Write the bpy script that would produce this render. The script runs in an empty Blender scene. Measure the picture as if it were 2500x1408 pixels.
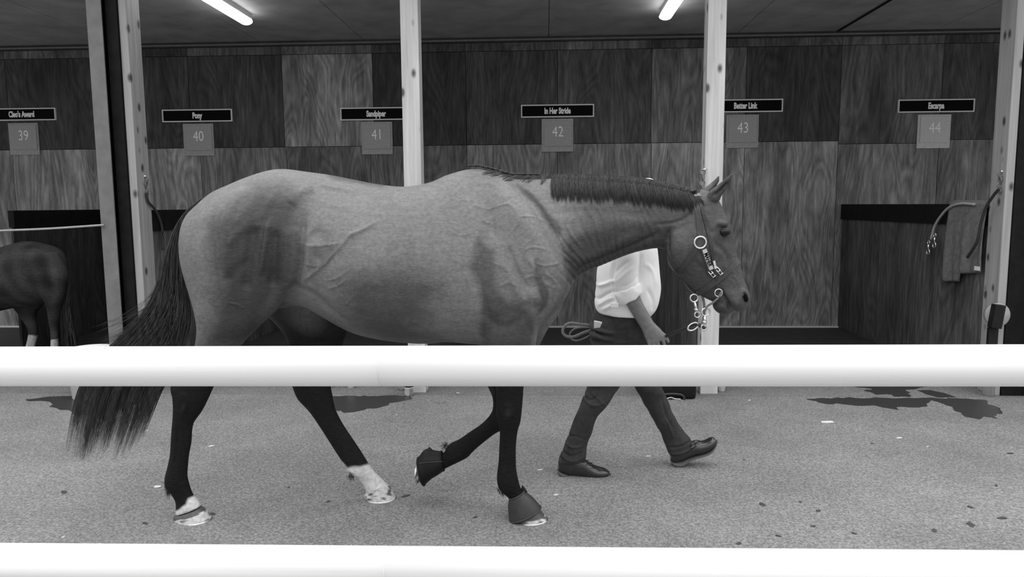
import bpy, bmesh, math, random
import numpy as np
from mathutils import Vector, Matrix
from mathutils.bvhtree import BVHTree

random.seed(7)
rng = np.random.default_rng(11)
C = bpy.context.scene.collection
R = math.radians

# ------------------------------------------------------------------ camera
FPX, W, H = 1805.0, 2500.0, 1408.0
CAM = Vector((0.0, 0.0, 1.47))
CROT = (Matrix.Rotation(R(2.65), 3, 'Z') @ Matrix.Rotation(R(90 - 6.45), 3, 'X') @ Matrix.Rotation(R(-0.42), 3, 'Z'))
cam_data = bpy.data.cameras.new('camera')
cam_data.sensor_width = 36.0
cam_data.lens = FPX / W * 36.0
cam_data.clip_start = 0.05
cam = bpy.data.objects.new('camera', cam_data)
cam.matrix_world = Matrix.Translation(CAM) @ CROT.to_4x4()
C.objects.link(cam)
bpy.context.scene.camera = cam

# ------------------------------------------------------------------ sky (overcast), exposure
vs = bpy.context.scene.view_settings
vs.view_transform = 'Standard'; vs.look = 'None'; vs.gamma = 1.0; vs.use_curve_mapping = False
vs.exposure = 0.85
world = bpy.data.worlds.new('sky'); bpy.context.scene.world = world
world.use_nodes = True
nt = world.node_tree; nt.nodes.clear()
tc = nt.nodes.new('ShaderNodeTexCoord'); sp = nt.nodes.new('ShaderNodeSeparateXYZ')
rp = nt.nodes.new('ShaderNodeValToRGB'); bg = nt.nodes.new('ShaderNodeBackground'); wo = nt.nodes.new('ShaderNodeOutputWorld')
rp.color_ramp.elements[0].position = 0.0; rp.color_ramp.elements[0].color = (.2, .2, .2, 1)
rp.color_ramp.elements[1].position = 0.95; rp.color_ramp.elements[1].color = (1, 1, 1, 1)
e = rp.color_ramp.elements.new(0.35); e.color = (.36, .36, .36, 1)
e = rp.color_ramp.elements.new(0.6); e.color = (.8, .8, .8, 1)
nt.links.new(tc.outputs['Generated'], sp.inputs[0]); nt.links.new(sp.outputs[2], rp.inputs[0])
nt.links.new(rp.outputs[0], bg.inputs[0]); nt.links.new(bg.outputs[0], wo.inputs[0])
bg.inputs[1].default_value = 1.55

# ------------------------------------------------------------------ geometry from the photograph's perspective
def ray(px, py):
    return (CROT @ Vector(((px - W / 2) / FPX, -(py - H / 2) / FPX, -1.0)))
def onY(px, py, Y):
    d = ray(px, py); return CAM + d * ((Y - CAM.y) / d.y)
def onX(px, py, X):
    d = ray(px, py); return CAM + d * ((X - CAM.x) / d.x)
def onZ(px, py, Z=0.0):
    d = ray(px, py); return CAM + d * ((Z - CAM.z) / d.z)

# ------------------------------------------------------------------ mesh helpers
def tag(o, label=None, cat=None, group=None, kind=None):
    if label: o['label'] = label
    if cat: o['category'] = cat
    if group: o['group'] = group
    if kind: o['kind'] = kind
    return o
def empty(name, loc, label, cat, group=None):
    o = bpy.data.objects.new(name, None); o.location = loc; o.empty_display_size = .1
    C.objects.link(o); return tag(o, label, cat, group)
def link(name, me, mat, parent=None, smooth=True):
    o = bpy.data.objects.new(name, me); C.objects.link(o)
    if mat: me.materials.append(mat)
    if smooth:
        me.polygons.foreach_set('use_smooth', [True] * len(me.polygons))
    if parent is not None:
        o.parent = parent
        pl = parent.location + (parent.parent.location if parent.parent else Vector())
        me.transform(Matrix.Translation(-pl))      # built in world space
    return o
class MB:
    """collects world-space shapes that become one mesh"""
    def __init__(s): s.v = []; s.f = []
    def add(s, v, f):
        b = len(s.v); s.v.extend([tuple(x) for x in v]); s.f.extend([tuple(i + b for i in q) for q in f]); return s
    def box(s, x0, x1, y0, y1, z0, z1, M=None):
        v = [Vector(p) for p in ((x0,y0,z0),(x1,y0,z0),(x1,y1,z0),(x0,y1,z0),(x0,y0,z1),(x1,y0,z1),(x1,y1,z1),(x0,y1,z1))]
        if M: v = [M @ p for p in v]
        return s.add(v, [(0,3,2,1),(4,5,6,7),(0,1,5,4),(1,2,6,5),(2,3,7,6),(3,0,4,7)])
    def tube(s, pts, r, n=8, flat=1.0, ref=Vector((0, 0, 1))):
        pts = [Vector(p) for p in pts]; m = len(pts)
        rs = r if isinstance(r, (list, tuple)) else [r] * m
        v = []
        for i, p in enumerate(pts):
            t = (pts[min(i + 1, m - 1)] - pts[max(i - 1, 0)]).normalized()
            a = t.cross(ref)
            if a.length < .05: a = t.cross(Vector((0, 1, 0)))
            a.normalize(); b = t.cross(a).normalized()
            for k in range(n):
                th = 2 * math.pi * k / n
                v.append(p + a * math.cos(th) * rs[i] + b * math.sin(th) * rs[i] * flat)
        f = [(i*n+k, i*n+(k+1)%n, (i+1)*n+(k+1)%n, (i+1)*n+k) for i in range(m-1) for k in range(n)]
        f.append(tuple(range(n-1, -1, -1))); f.append(tuple((m-1)*n + k for k in range(n)))
        return s.add(v, f)
    def lathe(s, c, prof, n=24, axis='Z', M=None):
        c = Vector(c); v = []
        for r, h in prof:
            for k in range(n):
                th = 2*math.pi*k/n
                p = Vector((r*math.cos(th), r*math.sin(th), h))
                if axis == 'Y': p = Vector((p.x, p.z, p.y))
                if axis == 'X': p = Vector((p.z, p.x, p.y))
                if M: p = M @ p
                v.append(c + p)
        m = len(prof)
        f = [(i*n+k, i*n+(k+1)%n, (i+1)*n+(k+1)%n, (i+1)*n+k) for i in range(m-1) for k in range(n)]
        f.append(tuple(range(n-1, -1, -1))); f.append(tuple((m-1)*n + k for k in range(n)))
        return s.add(v, f)
    def torus(s, c, r, t, u=Vector((1,0,0)), w=Vector((0,0,1)), n=24, m=8):
        c = Vector(c); u = u.normalized(); w = w.normalized(); nn = u.cross(w); v = []
        for i in range(n):
            a = 2*math.pi*i/n; d = u*math.cos(a) + w*math.sin(a)
            for k in range(m):
                b = 2*math.pi*k/m; v.append(c + d*(r + t*math.cos(b)) + nn*t*math.sin(b))
        f = [(i*m+k, i*m+(k+1)%m, ((i+1)%n)*m+(k+1)%m, ((i+1)%n)*m+k) for i in range(n) for k in range(m)]
        return s.add(v, f)
    def ellipsoid(s, c, rx, ry, rz, M=None, n=16, m=10):
        prof = [(math.sin(math.pi*i/m), -math.cos(math.pi*i/m)) for i in range(m+1)]
        prof[0] = (1e-3, -1); prof[-1] = (1e-3, 1)
        S = Matrix.Diagonal((rx, ry, rz)); T = (M @ S) if M else S
        return s.lathe(c, prof, n, M=T)
    def build(s, name, mat, parent=None, smooth=True, bevel=0):
        me = bpy.data.meshes.new(name); me.from_pydata(s.v, [], s.f)
        bm = bmesh.new(); bm.from_mesh(me)
        if bevel:
            bmesh.ops.bevel(bm, geom=list(bm.edges), offset=bevel, segments=2, affect='EDGES', profile=.6)
        bmesh.ops.recalc_face_normals(bm, faces=bm.faces); bm.to_mesh(me); bm.free()
        return link(name, me, mat, parent, smooth)

def catmull(P, sub):
    P = np.asarray(P, float); out = []
    n = len(P)
    for i in range(n - 1):
        p0 = P[max(i-1, 0)]; p1 = P[i]; p2 = P[i+1]; p3 = P[min(i+2, n-1)]
        for k in range(sub):
            t = k / sub
            out.append(.5*((2*p1) + (-p0+p2)*t + (2*p0-5*p1+4*p2-p3)*t*t + (-p0+3*p1-3*p2+p3)*t**3))
    out.append(P[-1]); return np.array(out)

def loft(mb, st, n=24, sub=5, ex=2.0):
    """st rows: ax, ay, bx, by (outline points of the photo), half width, depth plane[, egg]"""
    rows = []
    for r_ in st:
        ax, ay, bx, by, hw, Y = r_[:6]; k = r_[6] if len(r_) > 6 else 0.0
        A = onY(ax, ay, Y); B = onY(bx, by, Y)
        rows.append([A.x, A.z, B.x, B.z, hw, Y, k])
    rows = catmull(rows, sub)
    v = []
    for ax, az, bx, bz, hw, Y, k in rows:
        c = np.array([(ax+bx)/2, Y, (az+bz)/2]); u = np.array([(bx-ax)/2, 0, (bz-az)/2])
        for i in range(n):
            th = 2*math.pi*i/n; ct, s_ = math.cos(th), math.sin(th)
            c2 = math.copysign(abs(ct)**(2/ex), ct); s2 = math.copysign(abs(s_)**(2/ex), s_)
            v.append(c + u*c2 + np.array([0, hw*s2*(1+k*ct), 0]))
    m = len(rows)
    f = [(i*n+k, i*n+(k+1)%n, (i+1)*n+(k+1)%n, (i+1)*n+k) for i in range(m-1) for k in range(n)]
    f.append(tuple(range(n-1, -1, -1))); f.append(tuple((m-1)*n + k for k in range(n)))
    mb.add(v, f)

def remesh(mb, voxel, smooth_it):
    """union of closed shapes -> one continuous skin; returns verts, faces arrays"""
    me = bpy.data.meshes.new('tmp'); me.from_pydata(mb.v, [], mb.f)
    bm = bmesh.new(); bm.from_mesh(me); 
    # orient each island outward
    bmesh.ops.recalc_face_normals(bm, faces=bm.faces); bm.to_mesh(me); bm.free()
    o = bpy.data.objects.new('tmp', me); C.objects.link(o)
    md = o.modifiers.new('r', 'REMESH'); md.mode = 'VOXEL'; md.voxel_size = voxel; md.adaptivity = 0
    dg = bpy.context.evaluated_depsgraph_get()
    me2 = bpy.data.meshes.new_from_object(o.evaluated_get(dg))
    bpy.data.objects.remove(o); bpy.data.meshes.remove(me)
    nv = len(me2.vertices); co = np.zeros(nv*3); me2.vertices.foreach_get('co', co); co = co.reshape(-1, 3)
    ed = np.zeros(len(me2.edges)*2, int); me2.edges.foreach_get('vertices', ed); ed = ed.reshape(-1, 2)
    co = lap(co, ed, smooth_it)
    return me2, co, ed
def lap(co, ed, it, lam=.5, mu=-.52):
    nv = len(co); deg = np.bincount(ed.ravel(), minlength=nv).astype(float)[:, None]
    deg[deg == 0] = 1
    for i in range(it):
        for s in (lam, mu) if mu else (lam,):
            acc = np.zeros_like(co)
            for k in range(3):
                acc[:, k] = np.bincount(ed[:, 0], co[ed[:, 1], k], nv) + np.bincount(ed[:, 1], co[ed[:, 0], k], nv)
            co = co + s*(acc/deg - co)
    return co
def normals(me, co):
    me.vertices.foreach_set('co', co.ravel()); me.update()
    n = np.zeros(len(co)*3); me.vertices.foreach_get('normal', n); return n.reshape(-1, 3)

def pl_dist(X, Z, pts):
    """distance in the X-Z plane to a polyline and the parameter along it"""
    best = np.full(len(X), 1e9); par = np.zeros(len(X)); n = len(pts)-1
    for i in range(n):
        a, b = pts[i], pts[i+1]; dx, dz = b[0]-a[0], b[1]-a[1]; L = dx*dx+dz*dz+1e-12
        t = np.clip(((X-a[0])*dx + (Z-a[1])*dz)/L, 0, 1)
        d = np.hypot(X-a[0]-t*dx, Z-a[1]-t*dz); m = d < best
        best[m] = d[m]; par[m] = (i + t[m])/n
    return best, par

# ------------------------------------------------------------------ materials (all grey: the photograph is black and white)
def node(nt, t, **kw):
    n = nt.nodes.new(t)
    for k, v in kw.items():
        if k in n.inputs: n.inputs[k].default_value = v
        else: setattr(n, k, v)
    return n
def mat(name, col, rough=.6, noise=0, scale=20, stretch=(1, 1, 1), bump=0, bscale=None, bdist=.002, metal=0, attr=None, spec=.5, coat=0, lo=.3, hi=.7, trans=0):
    m = bpy.data.materials.new(name); m.use_nodes = True; nt = m.node_tree; L = nt.links
    b = nt.nodes['Principled BSDF']
    b.inputs['Roughness'].default_value = rough; b.inputs['Metallic'].default_value = metal
    b.inputs['Specular IOR Level'].default_value = spec
    if trans: b.inputs['Transmission Weight'].default_value = trans
    if coat: b.inputs['Coat Weight'].default_value = coat; b.inputs['Coat Roughness'].default_value = .15
    b.inputs['Base Color'].default_value = (col, col, col, 1)
    t = node(nt, 'ShaderNodeTexCoord'); mp = node(nt, 'ShaderNodeMapping'); mp.inputs['Scale'].default_value = stretch
    L.new(t.outputs['Object'], mp.inputs[0])
    if noise:
        n = node(nt, 'ShaderNodeTexNoise', Scale=scale, Detail=6.0, Roughness=.6); L.new(mp.outputs[0], n.inputs[0])
        mr = node(nt, 'ShaderNodeMapRange'); mr.inputs[1].default_value = lo; mr.inputs[2].default_value = hi
        mr.inputs[3].default_value = 1-noise; mr.inputs[4].default_value = 1+noise
        L.new(n.outputs[0], mr.inputs[0])
        mu = node(nt, 'ShaderNodeMath', operation='MULTIPLY'); L.new(mr.outputs[0], mu.inputs[0]); mu.inputs[1].default_value = col
        src = mu.outputs[0]
        if attr:
            a = node(nt, 'ShaderNodeAttribute', attribute_name=attr); L.new(a.outputs['Fac'], mu.inputs[1])
        L.new(src, b.inputs['Base Color'])
    elif attr:
        a = node(nt, 'ShaderNodeAttribute', attribute_name=attr); L.new(a.outputs['Fac'], b.inputs['Base Color'])
    if bump:
        n2 = node(nt, 'ShaderNodeTexNoise', Scale=bscale or scale, Detail=5.0, Roughness=.65); L.new(mp.outputs[0], n2.inputs[0])
        bp = node(nt, 'ShaderNodeBump', Strength=bump, Distance=bdist); L.new(n2.outputs[0], bp.inputs['Height'])
        L.new(bp.outputs[0], b.inputs['Normal'])
    return m

def coat_material(name, rough, spec, bump):
    """short wet coat: vertex tone x hair-scale mottling, combed bump"""
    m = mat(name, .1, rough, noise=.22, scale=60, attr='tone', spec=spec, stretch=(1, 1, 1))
    nt = m.node_tree; L = nt.links; b = nt.nodes['Principled BSDF']
    t = node(nt, 'ShaderNodeTexCoord'); mp = node(nt, 'ShaderNodeMapping'); mp.inputs['Scale'].default_value = (1, 1, 2.2)
    mp.inputs['Rotation'].default_value = (0, R(-35), 0)
    L.new(t.outputs['Object'], mp.inputs[0])
    n1 = node(nt, 'ShaderNodeTexNoise', Scale=22.0, Detail=9.0, Roughness=.72, Distortion=.6); L.new(mp.outputs[0], n1.inputs[0])
    n2 = node(nt, 'ShaderNodeTexNoise', Scale=150.0, Detail=3.0, Roughness=.6); L.new(mp.outputs[0], n2.inputs[0])
    b1 = node(nt, 'ShaderNodeBump', Strength=bump, Distance=.012); L.new(n1.outputs[0], b1.inputs['Height'])
    b2 = node(nt, 'ShaderNodeBump', Strength=bump*.8, Distance=.002); L.new(n2.outputs[0], b2.inputs['Height']); L.new(b1.outputs[0], b2.inputs['Normal'])
    L.new(b2.outputs[0], b.inputs['Normal'])
    rr = node(nt, 'ShaderNodeMapRange'); rr.inputs[1].default_value=.3; rr.inputs[2].default_value=.7; rr.inputs[3].default_value=rough-.08; rr.inputs[4].default_value=rough+.12
    L.new(n1.outputs[0], rr.inputs[0]); L.new(rr.outputs[0], b.inputs['Roughness'])
    if name == 'dark_bay_coat':
        ga = node(nt, 'ShaderNodeAttribute', attribute_name='gloss'); L.new(ga.outputs['Fac'], b.inputs['Specular IOR Level'])
    return m

def plywood(name, contrast=1.0, rough=.62):
    """plywood: per-sheet tone from the attribute, cathedral grain running upright"""
    m = bpy.data.materials.new(name); m.use_nodes = True; nt = m.node_tree; L = nt.links; b = nt.nodes['Principled BSDF']
    b.inputs['Roughness'].default_value = rough; b.inputs['Specular IOR Level'].default_value = .25
    a = node(nt, 'ShaderNodeAttribute', attribute_name='tone'); s = node(nt, 'ShaderNodeAttribute', attribute_name='seed')
    t = node(nt, 'ShaderNodeTexCoord')
    sc = node(nt, 'ShaderNodeVectorMath', operation='SCALE'); sc.inputs['Scale'].default_value = 1
    cx = node(nt, 'ShaderNodeCombineXYZ'); L.new(s.outputs['Fac'], cx.inputs[0]); L.new(s.outputs['Fac'], cx.inputs[1]); L.new(s.outputs['Fac'], cx.inputs[2])
    ad = node(nt, 'ShaderNodeVectorMath', operation='ADD'); L.new(t.outputs['Object'], ad.inputs[0]); L.new(cx.outputs[0], ad.inputs[1])
    mp = node(nt, 'ShaderNodeMapping'); mp.inputs['Scale'].default_value = (2.4, 2.4, .5); L.new(ad.outputs[0], mp.inputs[0])
    n1 = node(nt, 'ShaderNodeTexNoise', Scale=1.15, Detail=1.5, Roughness=.45, Distortion=.35); L.new(mp.outputs[0], n1.inputs[0])
    mu = node(nt, 'ShaderNodeMath', operation='MULTIPLY'); mu.inputs[1].default_value = 19.0; L.new(n1.outputs[0], mu.inputs[0])
    fr = node(nt, 'ShaderNodeMath', operation='PINGPONG'); fr.inputs[1].default_value = .5; L.new(mu.outputs[0], fr.inputs[0])
    mp2 = node(nt, 'ShaderNodeMapping'); mp2.inputs['Scale'].default_value = (10, 10, 1.5); L.new(ad.outputs[0], mp2.inputs[0])
    n2 = node(nt, 'ShaderNodeTexNoise', Scale=2.2, Detail=8.0, Roughness=.7); L.new(mp2.outputs[0], n2.inputs[0])
    n3 = node(nt, 'ShaderNodeTexNoise', Scale=1.5, Detail=4.0, Roughness=.6); L.new(mp.outputs[0], n3.inputs[0])
    r1 = node(nt, 'ShaderNodeMapRange'); r1.inputs[1].default_value = 0; r1.inputs[2].default_value = .5; r1.inputs[3].default_value = 1-.24*contrast; r1.inputs[4].default_value = 1+.2*contrast; L.new(fr.outputs[0], r1.inputs[0])
    r2 = node(nt, 'ShaderNodeMapRange'); r2.inputs[1].default_value = .3; r2.inputs[2].default_value = .7; r2.inputs[3].default_value = 1-.55*contrast; r2.inputs[4].default_value = 1+.5*contrast; L.new(n2.outputs[0], r2.inputs[0])
    r3 = node(nt, 'ShaderNodeMapRange'); r3.inputs[1].default_value = .3; r3.inputs[2].default_value = .7; r3.inputs[3].default_value = .6; r3.inputs[4].default_value = 1.5; L.new(n3.outputs[0], r3.inputs[0])
    m1 = node(nt, 'ShaderNodeMath', operation='MULTIPLY'); L.new(r1.outputs[0], m1.inputs[0]); L.new(r2.outputs[0], m1.inputs[1])
    m3 = node(nt, 'ShaderNodeMath', operation='MULTIPLY'); L.new(m1.outputs[0], m3.inputs[0]); L.new(r3.outputs[0], m3.inputs[1])
    m2 = node(nt, 'ShaderNodeMath', operation='MULTIPLY'); L.new(m3.outputs[0], m2.inputs[0]); L.new(a.outputs['Fac'], m2.inputs[1])
    L.new(m2.outputs[0], b.inputs['Base Color'])
    return m
def pine(name, col):
    m = bpy.data.materials.new(name); m.use_nodes = True; nt = m.node_tree; L = nt.links; b = nt.nodes['Principled BSDF']
    b.inputs['Roughness'].default_value = .6; b.inputs['Specular IOR Level'].default_value = .3
    t = node(nt, 'ShaderNodeTexCoord')
    mp = node(nt, 'ShaderNodeMapping'); mp.inputs['Scale'].default_value = (1, 1, .05); L.new(t.outputs['Object'], mp.inputs[0])
    n1 = node(nt, 'ShaderNodeTexNoise', Scale=22.0, Detail=5.0, Roughness=.6, Distortion=.2); L.new(mp.outputs[0], n1.inputs[0])
    r1 = node(nt, 'ShaderNodeMapRange'); r1.inputs[1].default_value = .3; r1.inputs[2].default_value = .7; r1.inputs[3].default_value = col*.75; r1.inputs[4].default_value = col*1.18; L.new(n1.outputs[0], r1.inputs[0])
    # knots: sparse, taller than wide
    mk = node(nt, 'ShaderNodeMapping'); mk.inputs['Scale'].default_value = (9, 9, 5); L.new(t.outputs['Object'], mk.inputs[0])
    vo = node(nt, 'ShaderNodeTexVoronoi', Scale=1.0); vo.inputs['Randomness'].default_value = .9; L.new(mk.outputs[0], vo.inputs[0])
    r2 = node(nt, 'ShaderNodeMapRange'); r2.inputs[1].default_value = .10; r2.inputs[2].default_value = .23; r2.inputs[3].default_value = .18; r2.inputs[4].default_value = 1; L.new(vo.outputs['Distance'], r2.inputs[0])
    m1 = node(nt, 'ShaderNodeMath', operation='MULTIPLY'); L.new(r1.outputs[0], m1.inputs[0]); L.new(r2.outputs[0], m1.inputs[1])
    L.new(m1.outputs[0], b.inputs['Base Color'])
    return m
def ground_material(name, c0, c1, patch=True):
    m = bpy.data.materials.new(name); m.use_nodes = True; nt = m.node_tree; L = nt.links; b = nt.nodes['Principled BSDF']
    b.inputs['Roughness'].default_value = .8; b.inputs['Specular IOR Level'].default_value = .25
    t = node(nt, 'ShaderNodeTexCoord')
    n1 = node(nt, 'ShaderNodeTexNoise', Scale=85.0, Detail=6.0, Roughness=.75); L.new(t.outputs['Object'], n1.inputs[0])
    n2 = node(nt, 'ShaderNodeTexNoise', Scale=1.3, Detail=5.0, Roughness=.6); L.new(t.outputs['Object'], n2.inputs[0])
    vo = node(nt, 'ShaderNodeTexVoronoi', Scale=110.0); L.new(t.outputs['Object'], vo.inputs[0])
    r1 = node(nt, 'ShaderNodeMapRange'); r1.inputs[1].default_value = .32; r1.inputs[2].default_value = .68; r1.inputs[3].default_value = c0; r1.inputs[4].default_value = c1; L.new(n1.outputs[0], r1.inputs[0])
    r2 = node(nt, 'ShaderNodeMapRange'); r2.inputs[1].default_value = .3; r2.inputs[2].default_value = .7; r2.inputs[3].default_value = .8; r2.inputs[4].default_value = 1.18; L.new(n2.outputs[0], r2.inputs[0])
    sx = node(nt, 'ShaderNodeSeparateColor'); L.new(vo.outputs['Color'], sx.inputs[0])
    r3 = node(nt, 'ShaderNodeMapRange'); r3.inputs[1].default_value = 0; r3.inputs[2].default_value = 1; r3.inputs[3].default_value = .72; r3.inputs[4].default_value = 1.3; L.new(sx.outputs[0], r3.inputs[0])
    m1 = node(nt, 'ShaderNodeMath', operation='MULTIPLY'); L.new(r1.outputs[0], m1.inputs[0]); L.new(r2.outputs[0], m1.inputs[1])
    m2 = node(nt, 'ShaderNodeMath', operation='MULTIPLY'); L.new(m1.outputs[0], m2.inputs[0]); L.new(r3.outputs[0], m2.inputs[1])
    L.new(m2.outputs[0], b.inputs['Base Color'])
    bp = node(nt, 'ShaderNodeBump', Strength=.7, Distance=.004); L.new(n1.outputs[0], bp.inputs['Height']); L.new(bp.outputs[0], b.inputs['Normal'])
    return m

M_asph = ground_material('asphalt', .10, .33)
M_conc = ground_material('concrete', .15, .24)
M_ply = plywood('plywood')
M_pine = pine('pine_post_wood', .6)
M_black = mat('black_paint', .008, .6, noise=.4, scale=12, spec=.15)
M_pineo = pine('darker_pine_post', .36)  # darker pine tone for the outer posts
M_dark = mat('dark_board', .03, .6, noise=.4, scale=8, stretch=(1, 1, .3))
M_ceil = mat('painted_ceiling_board', .34, .75, noise=.22, scale=3, bump=.1, bscale=60)
M_steel = mat('grey_painted_steel', .16, .5, noise=.2, scale=9)
M_white = mat('white_rail_plastic', .86, .38, noise=.025, scale=2, stretch=(.3, 1, 30), spec=.4)
M_shirt = mat('white_cotton', .9, .85, bump=.25, bscale=300, bdist=.001)
M_jean = mat('dark_trouser_cloth', .028, .85, noise=.35, scale=30, bump=.3, bscale=400, bdist=.001)
M_skin = mat('tanned_skin', .2, .5, noise=.18, scale=40, bump=.3, bscale=120, bdist=.001)
M_leather = mat('black_polished_leather', .02, .28, noise=.3, scale=20, coat=.4)
M_sole = mat('shoe_sole_rubber', .09, .6)
M_strap = mat('dark_halter_leather', .035, .42, noise=.3, scale=60)
M_strap2 = mat('grey_lead_webbing', .2, .6, noise=.2, scale=90)
M_metal = mat('polished_nickel', .8, .22, metal=1)
M_hair = mat('black_horse_hair', .02, .34, noise=.85, scale=90, stretch=(1, 1, .12), spec=.5)
M_hairl = mat('grey_tail_hair', .045, .38, noise=.9, scale=60, stretch=(1, 1, .2), spec=.5)
M_hoof = mat('streaked_pale_hoof', .3, .45, noise=.55, scale=34, lo=.38, hi=.62, stretch=(1, 1, .6))
M_boot = mat('dark_rubber_boot', .03, .5, noise=.25, scale=30)
M_boot2 = mat('black_rubber_boot', .010, .55, noise=.25, scale=30, spec=.25)
M_eye = mat('wet_eye', .006, .12, spec=.3)
M_text = mat('white_lettering', .9, .6)
M_texn = mat('pale_number_paint', .97, .6)
M_plate = mat('grey_number_plate', .34, .6, noise=.12, scale=60)
M_platel = mat('light_grey_number_plate', .55, .6, noise=.12, scale=60)
M_frame = mat('aluminium_sign_frame', .7, .5)
M_blackg = mat('black_sign_face', .004, .6, spec=.05)
M_mat = mat('black_rubber_floor_mat', .035, .7, noise=.3, scale=10)
M_towel = mat('grey_towel_cloth', .16, .95, noise=.3, scale=25, bump=.6, bscale=260, bdist=.003)
M_rope = mat('pale_rope', .36, .8, noise=.3, scale=120)
M_dope = mat('dark_rope', .03, .7, noise=.3, scale=120)
M_clear = mat('clear_plastic', .9, .08, trans=.9)
M_paper = mat('white_plastic', .8, .4)
M_wet = mat('wet_asphalt', .045, .35, noise=.35, scale=90)
M_leaf = mat('dark_wet_leaf', .05, .6)
M_chip = mat('white_chip', .7, .7)
M_disc = mat('grey_round_plate', .32, .6, noise=.15, scale=20)
M_lampb = mat('lamp_housing', .5, .5)
M_lamp = bpy.data.materials.new('lit_tube'); M_lamp.use_nodes = True
_b = M_lamp.node_tree.nodes['Principled BSDF']; _b.inputs['Emission Color'].default_value = (1, 1, 1, 1); _b.inputs['Emission Strength'].default_value = 7.0
M_coat = coat_material('dark_bay_coat', .42, .75, .55)
M_pony = coat_material('shaggy_pony_coat', .75, .12, 1.2)

# ================================================================== THE SETTING
YW = 8.75       # back wall
YP = 5.67       # line of posts
ZC = onY(1250, 93, YW).z   # ceiling height
def struct(name, mb, m, smooth=False, **k):
    return tag(mb.build(name, m, None, smooth, **k), kind='structure')
yslab = onZ(1250, 964).y
f = MB(); f.box(-14, 14, -6, yslab, -.12, 0); struct('floor', f, M_asph)
f = MB(); f.box(-14, 14, yslab + .006, YW + .3, -.12, .0); f.box(-14, 14, yslab-.05, YW+.3, -.2, -.03); struct('floor', f, M_conc)
# back wall: plywood sheets with thin gaps, each with its own tone and grain
def tone_attr(o, tones):
    """tones: per-vertex (tone, seed)"""
    me = o.data
    for nm, j in (('tone', 0), ('seed', 1)):
        a = me.attributes.new(nm, 'FLOAT', 'POINT'); a.data.foreach_set('value', [t[j] for t in tones])
w = MB(); tn = []
def sheet(x0, x1, z0, z1, tone, seed, y=YW):
    g = .003
    w.box(x0+g, x1-g, y-.018, y, z0+g, z1-g); tn.extend([(tone, seed)]*8)
seamz = onY(1250, 353, YW).z; topz = onY(1250, 125, YW).z
ux = [onY(p, 353, YW).x for p in (-420, -190, 30, 250, 470, 697, 915, 1140, 1361, 1588, 1817, 2045, 2290, 2530, 2780, 3000)]
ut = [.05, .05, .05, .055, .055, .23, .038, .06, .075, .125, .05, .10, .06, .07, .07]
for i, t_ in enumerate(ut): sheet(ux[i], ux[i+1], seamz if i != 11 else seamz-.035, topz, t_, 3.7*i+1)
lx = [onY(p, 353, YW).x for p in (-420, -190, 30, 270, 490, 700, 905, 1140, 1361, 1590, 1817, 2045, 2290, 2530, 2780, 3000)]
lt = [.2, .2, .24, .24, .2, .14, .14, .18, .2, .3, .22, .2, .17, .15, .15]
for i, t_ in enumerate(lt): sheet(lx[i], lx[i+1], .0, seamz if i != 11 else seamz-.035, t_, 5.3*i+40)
x0, x1 = ux[0], ux[-1]
w.box(x0, x1, YW, YW+.12, 0, ZC+.05); tn.extend([(.01, 0)]*8)
sx_ = ux[:]
for i in range(len(sx_)-1):
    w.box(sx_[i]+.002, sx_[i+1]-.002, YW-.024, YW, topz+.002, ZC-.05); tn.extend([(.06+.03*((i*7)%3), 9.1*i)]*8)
o = struct('wall_back', w, M_ply); tone_attr(o, tn)
t = MB(); t.box(x0, x1, YW-.07, YW-.024, ZC-.055, ZC-.002); struct('trim_1', t, M_dark)
t = MB(); t.tube([(x0, YW-.085, ZC-.035), (x1, YW-.085, ZC-.035)], .010, 8); struct('trim_2', t, M_steel)
# ceiling boards with open joints, roof above
jx = sorted([onZ(p, 2, ZC).x for p in (-250, 20, 460, 781, 1341, 1889, 2168, 2441, 2750, 3050)] + [x0, x1])
cb = MB(); YF = 5.35
for i in range(len(jx)-1):
    cb.box(jx[i]+.004, jx[i+1]-.004, YF, YW-.001, ZC, ZC+.012)
cb.box(x0, x1, YF, YW+.12, ZC+.016, ZC+.14)
struct('ceiling', cb, M_ceil)
t = MB(); jj = onZ(2168, 2, ZC).x; t.box(jj-.012, jj+.012, YF, YW-.09, ZC-.012, ZC-.001); struct('trim_3', t, M_black)
for n_, p in ((4, 620), (5, 2455)):
    pass
# stall floors mats
mt = MB(); mt.box(x0, x1, 6.55, YW-.03, .0, .018); struct('trim_4', mt, M_mat)
t = MB(); t.box(x0, x1, YW-.06, YW-.02, .018, .034); struct('trim_5', t, M_frame)

# ------------------------------------------------------------------ posts and partitions
def partition(X, label, tone, y0=None):
    ya = y0 or YP + .1
    r_ = empty('stall_partition', (X, (ya+YW)/2, 0), label, 'partition')
    b = MB(); tn_ = []
    ztop = 1.30; L_ = YW-.03-ya; n = 3
    for i in range(n):
        b.box(X-.012, X+.012, ya+L_*i/n+.002, ya+L_*(i+1)/n-.002, .02, ztop); tn_.extend([(tone, X*3+i*2.2)]*8)
    o = b.build('plywood_panel', M_ply, r_, False); tone_attr(o, tn_)
    b = MB(); b.box(X-.03, X+.03, ya, YW-.03, 1.28, 1.45); b.build('top_board', M_black, r_, False, bevel=.004)
    return r_
def post(name, px, py, wd, dp, label, m=M_pine, Y=YP):
    g = onZ(px, py); b = MB(); b.box(g.x-wd/2, g.x+wd/2, Y, Y+dp, 0, ZC-.001)
    o = b.build(name, m, None, False, bevel=.006)
    # origin at the base
    o.data.transform(Matrix.Translation((-g.x, -Y, 0))); o.location = (g.x, Y, 0)
    return tag(o, label, 'post', 'wooden posts'), g.x
gY = onZ(1730, 965).y; YP = gY
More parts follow.
